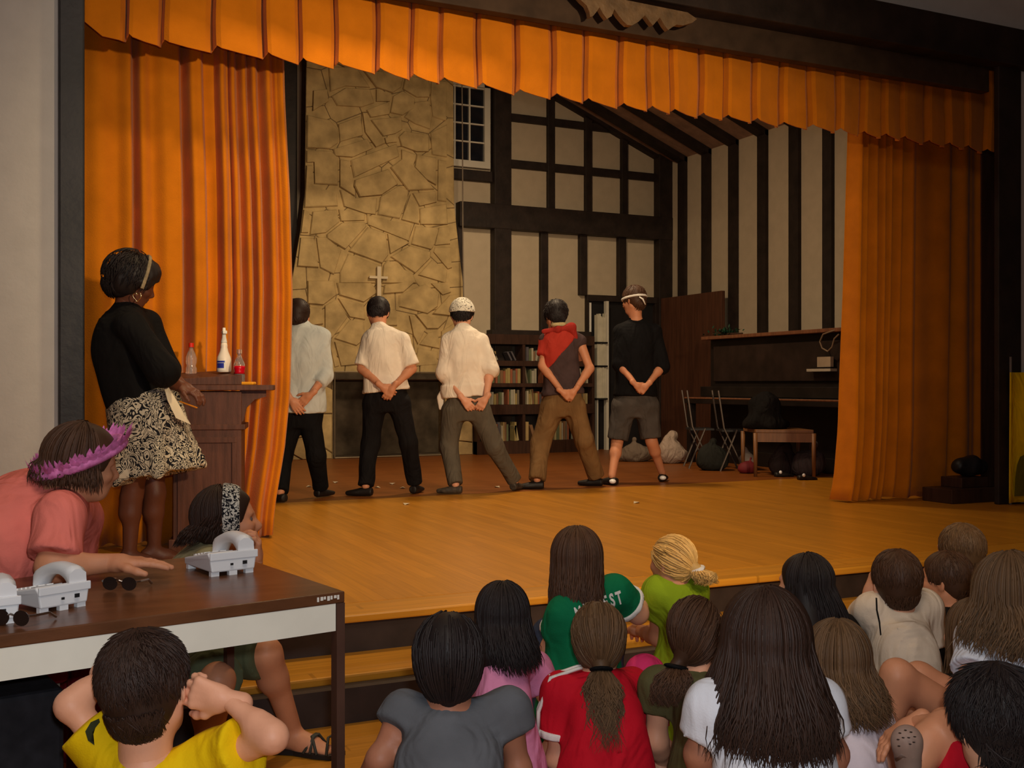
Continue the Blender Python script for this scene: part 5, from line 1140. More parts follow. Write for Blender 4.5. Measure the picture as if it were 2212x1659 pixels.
# sunglasses
def sunglasses(px, py, rot, lab):
    c_ = WZ(px, py, .742); c, s_ = math.cos(rot), math.sin(rot); M = Matrix(((c*.72, -s_*.72, 0, c_[0]), (s_*.72, c*.72, 0, c_[1]), (0, 0, .72, .7405), (0, 0, 0, 1)))
    G_ = thing('sunglasses', lab, 'sunglasses', (c_[0], c_[1], .74))
    for g in (-1, 1):
        m = MB(); V = [M @ Vector((g*.034+.027*math.cos(a), 0, .026+.023*math.sin(a))) for a in np.linspace(0, 5.96, 20)]; V2 = [M @ Vector((g*.034+.025*math.cos(a), .004, .026+.021*math.sin(a))) for a in np.linspace(0, 5.96, 20)]
        m.add([tuple(v_) for v_ in V+V2], [tuple(range(20)), tuple(range(39, 19, -1))]+[(i, (i+1) % 20, (i+1) % 20+20, i+20) for i in range(20)]); m.build('lens', mat('dark_lens', (.02, .012, .01), .1, .6, noise=.1), G_)
        m = MB(); m.tube([tuple(M @ Vector(p)) for p in ((g*.06, 0, .034), (g*.064, .02, .032), (g*.06, .09, .026), (g*.056, .125, .006))], .003, 6); m.build('temple', M_metal, G_)
    m = MB(); m.tube([tuple(M @ Vector(p)) for p in ((-.010, 0, .034), (0, -.002, .038), (.010, 0, .034))], .002, 6); m.build('bridge', M_metal, G_)
sunglasses(258, 1276, math.radians(-32), 'dark sunglasses lying open in the middle of the brown table top')
sunglasses(24, 1352, math.radians(-40), 'dark sunglasses beside the phones at the left end of the table')
m = MB(); c_ = WZ(28, 1340, .74); 
# black equipment case under the table, lower left
q0 = WZ(80, 1700, 0)
cs_ = thing('equipment_case', 'large black case standing on the floor at the lower left corner', 'case', (-.30, 2.62, 0))
m = MB(); m.box((-.75, 2.56, 0), (.12, 2.84, .58), rot=.19, piv=(.12, 2.56)); m.build('case_body', mat('black_fabric', (.014, .014, .018), .85, .2, noise=.3, nscale=30), cs_, bevel=.012)
m = MB(); m.box((-.75, 2.555, .40), (.12, 2.562, .404), rot=.19, piv=(.12, 2.56)); m.build('seam', M_black, cs_)
# ------------------------------------------------------------------ woman in the pink top leaning on the table
nearv = -fw
Pk = {}
d_ = 2.95
J = dict(hd=W(182, 1004, d_+.02), nk=W(140, 1085, d_), pv=W(-62, 1330, d_+.12), sR=W(128, 1118, d_-.15), sL=W(170, 1120, d_+.17), eR=W(112, 1236, d_-.22), wR=W(236, 1243, d_-.16), eL=W(150, 1290, d_+.30), wL=W(200, 1390, d_+.22),
         hR=W(-45, 1360, d_+.02), hL=W(-45, 1350, d_+.2), kR=W(210, 1380, d_+.10), kL=W(190, 1375, d_+.28), aR=W(200, 1600, d_+.1), aL=W(150, 1580, d_+.3), hunch=.05)
for k in ('eR', 'wR'): J[k][2] = max(J[k][2], .785)
for k in ('aR', 'aL'): J[k][2] = .08
figure('woman in a salmon pink top and pink garland headband leaning her forearm on the table', J, S_tan, s=.98, hs=.84, headf=rt*.85+fw*.45-UP*.12, headu=UP*.9+rt*.3, hands={'R': dict(f=rt*.95+fw*.3-UP*.02, n=-UP, side=-1, curl=.12, h=.004), 'L': dict(f=rt, n=-UP, side=1, curl=.2)},
       torso=[(-.10, .17, .12), (.08, .18, .14), (.32, .165, .13), (.62, .16, .13), (.84, .14, .10), (1., .06, .055)], res=.009, feet={'L': rt, 'R': rt}, base=vz(J['pv'][0], J['pv'][1], 0))
C_salmon = cloth('salmon_tee', (238, 128, 114))
shirt(J, C_salmon, name='top', sleeve=.80, hem=-.08, infl=.014, seed=71, amp=.006, freq=18, sl_r=.020, fit=[(-.10, .19, .15), (.1, .20, .165), (.35, .185, .155), (.62, .17, .15), (.84, .15, .115), (.97, .07, .065)], res=.009)
trousers(J, cloth('dark_red_trousers', (120, 16, 34)), length=1.9, r=(.10, .08, .07), waist=(.19, .15), seed=72)
J['F'] = J['hf']
v = Vol(); hair_cap(v, J['hd'], J['hf'], J['hu'], J['hs'], .018); st = strands(J['hd'], J['hf'], J['hu'], J['hs'], 520, 73, .085, spread=1.05, th=.02, back=-UP, jag=.4, bodyback=.02, wave=.012, rad=.0035); hairobj(J['root'], v.mesh(.007), st, H_brown)
M_lei = mat('pink_garland', (232, 128, 190), .6, .3, noise=.35, nscale=60)
m = MB(); r_ = np.cross(J['hf'], J['hu']); rg = random.Random(5)
# garland ring round the crown, tilted back, with ragged petals
ring = []
for k in range(40):
    a = 2*math.pi*k/40; ring.append(J['hd']+J['hu']*(.020+.058*math.cos(a))+(J['hf']*math.cos(a)*.104-J['hf']*.014+r_*math.sin(a)*.092))
m.tube(ring+[ring[0]], .016, 8, cap=False); m.build('garland_band', M_lei, J['root'], smooth=True)
m = MB()
for k in range(230):
    i = rg.randrange(40); p = ring[i]; out_ = nrm(p-J['hd']-J['hu']*.03); side_ = nrm(np.cross(out_, J['hu'])); dr = nrm(J['hu']*rg.uniform(.6, 1.1)+out_*rg.uniform(.05, .35)+side_*rg.uniform(-.4, .4)); L_ = rg.uniform(.02, .05); w0 = .006
    b = p+out_*.010; m.add([b-side_*w0, b+side_*w0, b+dr*L_*.6+side_*w0*1.3+out_*.003, b+dr*L_+out_*.006, b+dr*L_*.6-side_*w0*1.3+out_*.003], [(0, 1, 2, 3, 4)])
pt = m.build('garland_petals', M_lei, J['root']); pt['kind'] = 'stuff'
# her chair, mostly hidden
ch = thing('red_chair', 'red cushioned chair mostly hidden below the white table apron', 'chair', (J['pv'][0], J['pv'][1], 0))
px_, py_ = J['pv'][0], J['pv'][1]
m = MB(); m.box((px_-.25, py_-.22, J['pv'][2]-.17), (px_+.25, py_+.22, J['pv'][2]-.115)); m.build('seat', cloth('red_seat', (126, 14, 34)), ch, bevel=.02)
for a in (-.22, .2):
    for b in (-.2, .18): m = MB(); m.box((px_+a, py_+b, 0), (px_+a+.025, py_+b+.025, J['pv'][2]-.17)); m.build('leg', M_metal, ch)
# ------------------------------------------------------------------ woman with bandana, hand at her chin, seated on the step
d_ = 3.62
J = dict(hd=W(494, 1128, d_), nk=W(462, 1196, d_), pv=W(395, 1385, d_+.05), sR=W(455, 1222, d_-.13), sL=W(468, 1222, d_+.16), eR=W(470, 1300, d_-.22), wR=W(553, 1214, d_-.10), eL=W(500, 1310, d_+.15), wL=W(540, 1290, d_+.05),
         hR=W(405, 1400, d_-.02), hL=W(400, 1400, d_+.16), kR=W(575, 1412, d_-.12), kL=W(470, 1470, d_-.42), aR=W(632, 1545, d_+.02), aL=W(430, 1570, d_-.45), hunch=.02)
for k in ('aR', 'aL'): J[k][2] = .075
J['pv'][2] = max(J['pv'][2], .30)
figure('woman with a paisley bandana laughing, hand at her chin, seated behind the table', J, S_tan, s=.93, hs=.94, headf=rt*.97+fw*.2+UP*.12, headu=UP*.95-rt*.3, hands={'R': dict(f=UP*.95+rt*.12, n=-rt*.8-fw*.2, side=-1, curl=.7, h=.0035, s=.82), 'L': dict(f=rt, n=-UP, side=1, curl=.3)},
       res=.009, feet={'R': rt*.9-fw*.25, 'L': -fw*.6-rt*.2}, base=vz(J['pv'][0], J['pv'][1], 0)); 
eyes(J['root'], J['hd'], J['hf'], J['hu'], .94)
shirt(J, cloth('sage_top', (150, 142, 108)), name='top', sleeve=.45, hem=-.1, infl=.012, seed=75, res=.009)
trousers(J, cloth('green_shorts', (84, 90, 66), noise=.12), name='shorts', top=.05, length=.97, r=(.105, .088, .080), waist=(.165, .125), seed=76, flat=True)
J['F'] = J['hf']
v = Vol(); hair_cap(v, J['hd'], J['hf'], J['hu'], J['hs'], .012); st = strands(J['hd'], J['hf'], J['hu'], J['hs'], 420, 77, .10, spread=.9, th=.014, back=nrm(-UP*.9-rt*.4), jag=.5, bodyback=.02); hairobj(J['root'], v.mesh(.006), st, H_dark)
r_ = np.cross(J['hf'], J['hu']); hs_ = .94
v = Vol(); v.ell(J['hd']-J['hf']*.016*hs_+J['hu']*.03*hs_, (J['hf'], r_, J['hu']), (.121*hs_, .101*hs_, .113*hs_), 0); n_ = nrm(J['hf']*.93+J['hu']*-.1); p_ = J['hd']+J['hf']*.012; v.cut(p_+n_*.028, n_); v.cut(p_-n_*.028, -n_); v.cut(J['hd']-J['hu']*.05, -J['hu'])
npmesh('bandana', [v.mesh(.005)], blend2(cloth('bandana_black', (22, 22, 30)), (200, 196, 186), 70, .5), J['root'])
m = MB(); q = J['hd']+J['hf']*.06+J['hu']*.116-r_*-.02; 
ear_ = J['hd']+r_*.0
# strappy sandal on her right foot
a = J['aR']; d = nrm(vz(*(rt*.9-fw*.25)[:2], 0)); l = np.cross(UP, d); m = MB()
pts_ = [(-.06, .03), (-.05, .04), (.02, .036), (.10, .048), (.16, .045), (.195, .02), (.195, -.02), (.16, -.045), (.10, -.046), (.02, -.034), (-.05, -.04), (-.06, -.03)]
b0 = a*vz(1, 1, 0)+UP*.003; n_ = len(pts_); m.add([b0+d*x*.95+l*y for x, y in pts_]+[b0+d*x*.95+l*y+UP*.014 for x, y in pts_], [tuple(range(n_-1, -1, -1)), tuple(range(n_, 2*n_))]+[(i, (i+1) % n_, (i+1) % n_+n_, i+n_) for i in range(n_)]); m.build('sandal_sole', M_black, J['root'])
m = MB(); M_strap = mat('olive_strap', (66, 66, 58), .6)
for x0_, x1_ in ((.045, .11), (.08, .085), (.115, .06), (.13, .145)):
    m.tube([b0+d*x0_+l*.042+UP*.014, b0+d*(x0_+x1_)/2+l*.02+UP*.062, b0+d*(x0_+x1_)/2-l*.012+UP*.064, b0+d*x1_-l*.044+UP*.014], .005, 6)
m.build('sandal_straps', M_strap, J['root'], smooth=True)
# ------------------------------------------------------------------ standing woman at the lectern
d_ = 5.50
J = dict(hd=W(290, 611, d_), nk=W(272, 668, d_), pv=W(302, 890, d_), sR=W(282, 706, d_-.17), sL=W(318, 700, d_+.15), eR=W(352, 802, d_-.20), wR=W(386, 836, d_-.06), eL=W(360, 800, d_+.14), wL=W(395, 832, d_+.06),
         hR=W(305, 920, d_-.09), hL=W(318, 920, d_+.09), kR=W(286, 1065, d_-.06), kL=W(335, 1065, d_+.07), aR=W(280, 1195, d_-.06), aL=W(333, 1190, d_+.10), hunch=.03)
for k in ('aR', 'aL'): J[k][2] = S+.075
figure('woman in a black cardigan and swirl patterned skirt standing at the lectern', J, S_brown, s=.98, hs=1.02, headf=rt*.85+fw*.5-UP*.35, headu=UP*.9+rt*.35, hands={'R': dict(f=rt*.9-UP*.3, n=-UP+fw*.2, side=-1, curl=.5, h=.005), 'L': dict(f=rt*.8-UP*.4, n=-UP, side=1, curl=.4, h=.005)},
       res=.010, base=vz(J['pv'][0], J['pv'][1], S), feet={'R': rt*.8+fw*.4, 'L': rt*.8+fw*.4}, torso=[(-.10, .165, .12), (.08, .175, .13), (.32, .15, .115), (.62, .17, .135), (.84, .15, .10), (1., .06, .055)])
C_cardi = cloth('black_cardigan', (15, 13, 14), noise=.15)
shirt(J, C_cardi, name='cardigan', sleeve=1.25, hem=.04, infl=.02, seed=81, amp=.006, sl_r=.026, fit=[(.04, .155, .12), (.2, .155, .125), (.4, .155, .13), (.62, .17, .14), (.84, .155, .11), (.97, .07, .065)])
v = Vol(); A_, B_ = W(300, 858, d_), W(316, 905, d_); hem_ = W(338, 1022, d_)
v.chain([(A_, .175, .165), (B_, .20, .185), (seg(B_, hem_, .5), .205, .20), (hem_-UP*.0, .225, .23)], fw, rt, .02, e=2.1)
ph_ = [0.3, 1.2, 2.2]
def flare(P):
    ang = np.arctan2((P-hem_)@fw, (P-hem_)@rt); t = np.clip((B_[2]-P[..., 2])/(B_[2]-hem_[2]), 0, 1); return .018*t*np.sin(ang*7+1)+.012*np.sin(ang*12)*t+ .02*np.clip((hem_[2]+.03-P[..., 2]), -1, 1)*np.sin(ang*5)
v.noise = flare; V_, F__ = v.mesh(.009)
M_skirt = cloth('swirl_skirt', (200, 188, 166), noise=.05); 
nt = M_skirt.node_tree; bb = nt.nodes['Principled BSDF']; tc = nt.nodes.new('ShaderNodeTexCoord'); n1 = nt.nodes.new('ShaderNodeTexNoise'); n1.inputs['Scale'].default_value = 9; n1.inputs['Detail'].default_value = 1
nt.links.new(tc.outputs['Object'], n1.inputs['Vector']); mv = nt.nodes.new('ShaderNodeMix'); mv.data_type = 'RGBA'; mv.inputs['Factor'].default_value = .28; nt.links.new(tc.outputs['Object'], mv.inputs['A']); nt.links.new(n1.outputs['Color'], mv.inputs['B'])
wv = nt.nodes.new('ShaderNodeTexVoronoi'); wv.feature = 'SMOOTH_F1'; wv.inputs['Scale'].default_value = 40; nt.links.new(mv.outputs['Result'], wv.inputs['Vector'])
sn = nt.nodes.new('ShaderNodeMath'); sn.operation = 'MULTIPLY'; sn.inputs[1].default_value = 26; nt.links.new(wv.outputs['Distance'], sn.inputs[0]); s2 = nt.nodes.new('ShaderNodeMath'); s2.operation = 'SINE'; nt.links.new(sn.outputs[0], s2.inputs[0])
rp = nt.nodes.new('ShaderNodeValToRGB'); rp.color_ramp.elements[0].position = .42; rp.color_ramp.elements[1].position = .56; rp.color_ramp.elements[0].color = (.012, .012, .016, 1); rp.color_ramp.elements[1].color = (*srgb((196, 184, 164)), 1)
md = nt.nodes.new('ShaderNodeMath'); md.operation = 'MULTIPLY_ADD'; md.inputs[1].default_value = .5; md.inputs[2].default_value = .5; nt.links.new(s2.outputs[0], md.inputs[0]); nt.links.new(md.outputs[0], rp.inputs[0]); nt.links.new(rp.outputs[0], bb.inputs['Base Color'])
npmesh('skirt', [(relax(V_, F__, 1, .4), F__)], M_skirt, J['root'])
v = Vol(); r_ = np.cross(J['hf'], J['hu']); hair_cap(v, J['hd'], J['hf'], J['hu'], J['hs'], .030); v.ell(J['hd']-J['hf']*.06+J['hu']*.01, (J['hf'], r_, J['hu']), (.085, .095, .115), .03); v.ell(J['hd']+J['hf']*.045+J['hu']*.075, (J['hf'], r_, J['hu']), (.062, .085, .06), .02); v.noise = folds(.004, 90, 5)
hairobj(J['root'], v.mesh(.007), short_strands(J['hd']-J['hf']*.02, J['hf'], J['hu'], 1.0, 500, 82, .045, .05, .003, .5), H_black)
v = Vol(); v.ell(J['hd']-J['hf']*.01+J['hu']*.03, (J['hf'], r_, J['hu']), (.148, .122, .135), 0); n_ = nrm(J['hf']*.95+J['hu']*.05); p_ = J['hd']+J['hf']*.028; v.cut(p_+n_*.009, n_); v.cut(p_-n_*.009, -n_); v.cut(J['hd']-J['hu']*.01, -J['hu']); npmesh('headband', [v.mesh(.005)], cloth('grey_band', (150, 134, 106), noise=.3), J['root'])
# heart shaped hoop earring
ec = W(296, 641, d_-.10); m = MB(); hp = []
for k in range(25):
    t = 2*math.pi*k/24; hp.append(ec+rt*.021*(math.sin(t)**3)*1.0+UP*(.0016*(13*math.cos(t)-5*math.cos(2*t)-2*math.cos(3*t)-math.cos(4*t))))
m.tube(hp, .0028, 6); m.build('earring', mat('bright_gold', (.95, .75, .45), .15, .6, metal=1, noise=.02, ), J['root'], smooth=True)
# folded paper and pencil she holds
m = MB(); pp = [W(352, 828, d_-.16), W(364, 836, d_-.14), W(412, 917, d_-.10), W(380, 903, d_-.17), W(362, 865, d_-.2)]
m.add(pp+[p+fw*.002 for p in pp], [(0, 4, 3, 2, 1), (5, 6, 7, 8, 9)]+[(i, (i+1) % 5, (i+1) % 5+5, i+5) for i in range(5)]); tag(m.build('paper_sheet', mat('cream_sheet', (.72, .62, .46), .8)), 'cream sheet of paper held by the woman at the lectern', 'paper')
m = MB(); m.tube([W(388, 867, d_-.1), W(426, 881, d_-.12)], .0038, 6); tag(m.build('pencil', mat('pencil_yellow', (200, 120, 20), .5)), 'yellow pencil held by the woman at the lectern', 'pencil')
# ------------------------------------------------------------------ lectern with its bottles
lx, ly = 1.02, 6.0
le = thing('lectern', 'dark carved wooden lectern with a shelf top before the left curtain', 'lectern', (lx, ly, S))
LR = -.25
def LB(lo, hi, name, m, bev=.004):
    mm = MB(); mm.box(lo, hi, rot=LR, piv=(lx, ly)); return mm.build(name, m, le, bevel=bev)
M_lect = mat('reddish_dark_oak', (.095, .034, .02), .5, .25, noise=.3, nscale=6, stretch=(8, 8, .8), bump=.15)
LB((.84, 5.90, S), (1.20, 6.24, 1.21), 'body', M_lect)
LB((.82, 5.88, S), (1.22, 6.26, S+.09), 'plinth', M_lect)
LB((.82, 5.89, 1.00), (1.22, 6.25, 1.03), 'moulding', M_lect)
LB((.865, 5.888, .45), (.89, 5.90, .93), 'panel_stile', M_lect, .002); LB((1.15, 5.888, .45), (1.175, 5.90, .93), 'panel_stile', M_lect, .002)
LB((.865, 5.888, .93), (1.175, 5.90, .96), 'panel_rail', M_lect, .002); LB((.865, 5.888, .42), (1.175, 5.90, .45), 'panel_rail', M_lect, .002)
LB((.74, 5.86, 1.215), (1.37, 6.30, 1.245), 'shelf_top', M_lect)
mm = MB(); mm.prism([(1.19, 1.03), (1.19, 1.215), (1.33, 1.215), (1.33, 1.18), (1.27, 1.165), (1.225, 1.12), (1.21, 1.05)], 5.93, 5.97); 
cs, sn = math.cos(LR), math.sin(LR); mm.v = [(lx+(x-lx)*cs-(y-ly)*sn, ly+(x-lx)*sn+(y-ly)*cs, z) for x, y, z in mm.v]; mm.build('bracket', M_lect, le)
mm = MB(); mm.add([(.80, 5.90, 1.2452), (1.20, 5.90, 1.2452), (1.20, 6.2, 1.2452), (.80, 6.2, 1.2452), (.80, 5.90, 1.275), (1.20, 5.90, 1.30), (1.20, 6.2, 1.335), (.80, 6.2, 1.31)], [(3, 2, 1, 0), (4, 5, 6, 7), (0, 1, 5, 4), (1, 2, 6, 5), (2, 3, 7, 6), (3, 0, 4, 7)])
mm.v = [(lx+(x-lx)*cs-(y-ly)*sn, ly+(x-lx)*sn+(y-ly)*cs, z) for x, y, z in mm.v]; mm.build('reading_desk', M_lect, le, bevel=.004)
def clear(name, col): 
    m_ = mat(name, col, .08, .5, noise=.02, trans=.85); return m_
def bottle(px, py0, py1, dd, lab, body, cap_, lab_m=None, kind='clear'):
    b = W(px, py1, dd); t_ = W(px, py0, dd); h = t_[2]-b[2]; b0 = b
    B = thing('bottle', lab, 'bottle', b)
    m = MB(); r0 = h*.17
    m.lathe([(r0*.9, 0), (r0, .02*h), (r0, .22*h), (r0*.8, .30*h), (r0*.95, .42*h), (r0*.98, .55*h), (r0*.7, .68*h), (r0*.36, .80*h), (r0*.34, .88*h)], b, 20); m.build('bottle_body', body, B, smooth=True)
    m = MB(); m.lathe([(r0*.46, .87*h), (r0*.46, 1.0*h)], b, 16); m.build('cap', cap_, B, smooth=False)
    if lab_m: m = MB(); m.lathe([(r0*1.0, .26*h), (r0*.9, .32*h), (r0*1.01, .42*h), (r0*1.02, .50*h)], b, 20); m.build('label_wrap', lab_m, B, smooth=True)
le.location.y += .08; dl = depth(vz(lx, ly+.08, 0))
bottle(413, 741, 812, dl+.12, 'clear bottle with a red cap standing left of the white spray bottle', clear('clear_plastic', (.9, .85, .8)), mat('red_cap', (210, 40, 20), .3))
bottle(517, 755, 826, dl-.02, 'clear bottle holding red liquid right of the white spray bottle', clear('clear_plastic_b', (.85, .78, .72)), clear('clear_cap', (.8, .7, .6)), mat('red_liquid', (190, 10, 30), .2))
# white spray bottle with blue label
b = W(484, 804, dl+.05); h = W(484, 708, dl+.05)[2]-b[2]; SB = thing('spray_bottle', 'white spray bottle with a blue and white label on the lectern', 'bottle', b)
M_sb = mat('white_bottle', (.78, .68, .58), .4, .4, noise=.02); r0 = h*.155
m = MB(); m.lathe([(r0*.95, 0), (r0*1.03, .02*h), (r0*1.03, .28*h), (r0*.95, .34*h), (r0*.62, .46*h), (r0*.48, .56*h), (r0*.50, .60*h), (r0*.42, .66*h)], b, 24); m.build('bottle_body', M_sb, SB, smooth=True)
m = MB(); m.lathe([(r0*.42, .66*h), (r0*.46, .68*h), (r0*.30, .78*h), (r0*.26, .92*h), (r0*.20, 1.0*h)], b, 16); m.build('spray_head', M_paper, SB, smooth=True)
m = MB(); m.box(tuple(b+UP*.86*h-vz(.012, .03, 0)), tuple(b+UP*.93*h+vz(.012, .02, 0))); m.build('nozzle', M_paper, SB, bevel=.003)
def wrap(a0, a1, z0, z1, rr, name, m_):
    mm = MB(); V = []
    for z in (z0, z1):
        for k in range(9): a = a0+(a1-a0)*k/8; V.append((b[0]+rr*math.cos(a), b[1]+rr*math.sin(a), b[2]+z))
    mm.add(V, [(k, k+1, k+10, k+9) for k in range(8)]); mm.build(name, m_, SB)
ca_ = math.atan2(-fw[1], -fw[0])
wrap(ca_-.95, ca_+.5, .05*h, .26*h, r0*1.04, 'label_white', M_paper); wrap(ca_-.95, ca_+.25, .09*h, .205*h, r0*1.05, 'label_blue', mat('label_blue', (40, 50, 150), .4)); wrap(ca_-.95, ca_+.35, .215*h, .255*h, r0*1.05, 'label_band', bpy.data.materials['label_blue'])
m = MB(); m.box((1.165, 5.94, 1.2455), (1.25, 6.00, 1.262), rot=-.5); tag(m.build('yellow_cloth', mat('yellow_rag', (226, 150, 30), .8), bevel=.006), 'small yellow folded cloth at the right end of the lectern top', 'cloth')
# ------------------------------------------------------------------ upright piano and the clutter in front of it
pno = thing('upright_piano', 'large black upright piano against the right wall of the stage', 'piano', (7.95, 9.5, S))
M_pia = mat('black_piano_finish', (.012, .008, .007), .5, .25, noise=.35, nscale=5)
py0, py1, pxf = 8.0, 10.72, 7.62
for nm, lo, hi, mt in (('case', (7.72, py0, S+.02), (8.25, py1, 1.78), M_pia), ('lid', (7.60, py0-.03, 1.78), (8.28, py1+.03, 1.82), M_oak), ('upper_panel', (7.69, py0+.1, 1.28), (7.72, py1-.1, 1.70), mat('piano_panel', (.022, .012, .009), .55, .25, noise=.4, nscale=5)), ('key_bed', (7.34, py0, 1.02), (7.72, py1, 1.075), M_pia),
                       ('key_slip', (7.335, py0, 1.075), (7.36, py1, 1.095), M_oak), ('fallboard', (7.55, py0+.03, 1.10), (7.72, py1-.03, 1.22), M_pia), ('toe_block', (7.70, py0, S), (7.78, py1, S+.16), M_pia)):
    mm = MB(); mm.box(lo, hi); mm.build(nm, mt, pno, bevel=.006)
for yy in (py0+.02, py1-.10): mm = MB(); mm.box((7.36, yy, S), (7.44, yy+.08, 1.02)); mm.build('leg', M_pia, pno, bevel=.006)
mm = MB()
for k in range(52): mm.box((7.365, py0+.2+k*.0445, 1.0755), (7.54, py0+.2+k*.0445+.042, 1.092))
mm.build('white_keys', mat('ivory_keys', (.42, .36, .26), .4), pno)
mm = MB(); mm.box((7.60, 8.50, 1.41), (7.69, 8.80, 1.425)); mm.build('music_ledge', M_pia, pno)
m = MB(); m.box((7.62, 8.52, 1.4255), (7.66, 8.72, 1.53)); tag(m.build('hymn_book', mat('pale_card', (.36, .27, .18), .8)), 'pale book standing on the music ledge of the piano', 'book')
m = MB(); m.box((7.60, 8.50, 1.380), (7.688, 8.86, 1.408)); m.build('ledge_front', mat('pale_ledge', (.40, .34, .26), .7), pno)
g = thing('green_garland', 'small dark green leafy garland lying on the far end of the piano', 'garland', (7.75, 10.45, 1.82)); rg = random.Random(8); m = MB()
for k in range(220):
    a = rg.uniform(0, 6.28); r1_ = rg.gauss(0, .09); c_ = vz(7.75+r1_*.6*math.cos(a), 10.45+r1_*1.6*math.sin(a), 1.83+abs(rg.gauss(0, .03))); dv = nrm([rg.gauss(0, 1), rg.gauss(0, 1), rg.gauss(.3, .6)]); sd = nrm(np.cross(dv, UP+.01)); m.add([c_, c_+dv*.03+sd*.012, c_+dv*.06, c_+dv*.03-sd*.012], [(0, 1, 2, 3)])
lv = m.build('leaves', mat('dark_green_leaf', (.01, .05, .025), .5, .4, noise=.4), g); lv['kind'] = 'stuff'
m = MB(); m.tube([(7.72, 10.1, 1.835), (7.7, 10.3, 1.84), (7.75, 10.6, 1.84)], .012, 6); m.build('stem', M_dwood, g)
m = MB(); cp = [W(1812, 712, 11.0), W(1795, 716, 11.0), W(1778, 722, 10.9), W(1771, 738, 10.85), W(1776, 752, 10.8), W(1788, 759, 10.8), W(1797, 750, 10.8), W(1802, 732, 10.85), W(1812, 722, 10.9)]
off = np.array([7.585, 0, 0]); cp = [vz(7.588, p[1]*7.588/p[0], (p[2]-CH)*7.588/p[0]+CH) for p in cp]; cp[0] = cp[0]+vz(.05, 0, .02); m.tube(cp, .008, 6); tag(m.build('cable', mat('pale_cable', (.22, .15, .09), .7)), 'pale looped cable hanging over the front of the piano', 'cable')
# bench
bn = thing('piano_bench', 'light wooden four legged bench standing before the piano', 'bench', (7.1, 8.8, S))
bc4 = [WZ(1605, 1022, S), WZ(1632, 1030, S), WZ(1758, 1032, S), WZ(1725, 1024, S)]
M_bench = mat('honey_wood', (.20, .085, .03), .45, .4, noise=.2, stretch=(6, 6, .6))
for p in bc4: mm = MB(); mm.tube([(p[0], p[1], S), (p[0], p[1], S+.44)], [.017, .024], 8); mm.build('leg', M_bench, bn, smooth=True)
mm = MB(); t0, t1 = S+.44, S+.475; mm.add([tuple(p[:2])+(t0,) for p in bc4]+[tuple(p[:2])+(t1,) for p in bc4], [(3, 2, 1, 0), (4, 5, 6, 7)]+[(i, (i+1) % 4, (i+1) % 4+4, i+4) for i in range(4)]); mm.build('seat', M_bench, bn, bevel=.006)
mm = MB(); a_, b_ = bc4[1], bc4[2]; nn_ = nrm(np.cross(b_-a_, UP))*.01; mm.add([a_-nn_+UP*.35, b_-nn_+UP*.35, b_+nn_+UP*.35, a_+nn_+UP*.35, a_-nn_+UP*.44, b_-nn_+UP*.44, b_+nn_+UP*.44, a_+nn_+UP*.44], [(3, 2, 1, 0), (4, 5, 6, 7), (0, 1, 5, 4), (1, 2, 6, 5), (2, 3, 7, 6), (3, 0, 4, 7)]); mm.build('apron', M_bench, bn)
# black bundle heaped on the bench
bq = W(1655, 900, depth((bc4[0]+bc4[1]+bc4[2]+bc4[3])/4)); zt_b = S+.476; jr = thing('black_bundle', 'large black bundle of cloth heaped on the wooden bench', 'bundle', (bq[0], bq[1], zt_b)); v = Vol()
v.ell(vz(bq[0], bq[1], zt_b+.16), (rt, fw, UP), (.17, .14, .22), .03); v.ell(vz(bq[0], bq[1], zt_b+.05), (rt, fw, UP), (.24, .16, .10), .05); v.noise = folds(.03, 16, 12); npmesh('cloth_body', [v.mesh(.014, zmin=zt_b+.001)], cloth('black_bundle_cloth', (18, 15, 14), wr=1.), jr)
# folding chairs: thin metal frames
def fold_chair(px, py, lab):
    b = WZ(px, py, S); F_ = thing('folding_chair', lab, 'chair', b, None); M_ = mat('dull_steel', (.10, .075, .06), .4, .5, metal=.5, noise=.1)
    for g in (0, 1):
        o = fw*.36*g
        mm = MB(); mm.tube([b+o+rt*-.02, b+o+rt*.16+UP*.44], .010, 6); mm.build('front_leg', M_, F_)
        mm = MB(); mm.tube([b+o+rt*.24, b+o+rt*.02+UP*.46, b+o-rt*.04+UP*.86], .010, 6); mm.build('rear_frame', M_, F_)
    mm = MB(); p = [b+rt*.0+UP*.44, b+rt*.26+UP*.44, b+rt*.26+fw*.36+UP*.44, b+fw*.36+UP*.44]; mm.add(p+[q-UP*.02 for q in p], [(0, 1, 2, 3), (7, 6, 5, 4)]+[(i, i+4, (i+1) % 4+4, (i+1) % 4) for i in range(4)]); mm.build('seat', M_black, F_)
fold_chair(1492, 1012, 'folding metal chair at the left end of the piano'); fold_chair(1560, 1018, 'folding metal chair left of the wooden bench')
# wooden partition by the corner
m = MB(); m.box((8.60, 11.70, S), (8.66, 13.15, 2.49)); pn = m.build('wooden_partition', mat('reddish_brown_panel', (.085, .032, .016), .6, .3, noise=.25, nscale=4, stretch=(6, 6, .6)), bevel=.004); tag(pn, 'tall reddish brown wooden panel standing in the corner behind the piano', 'panel')
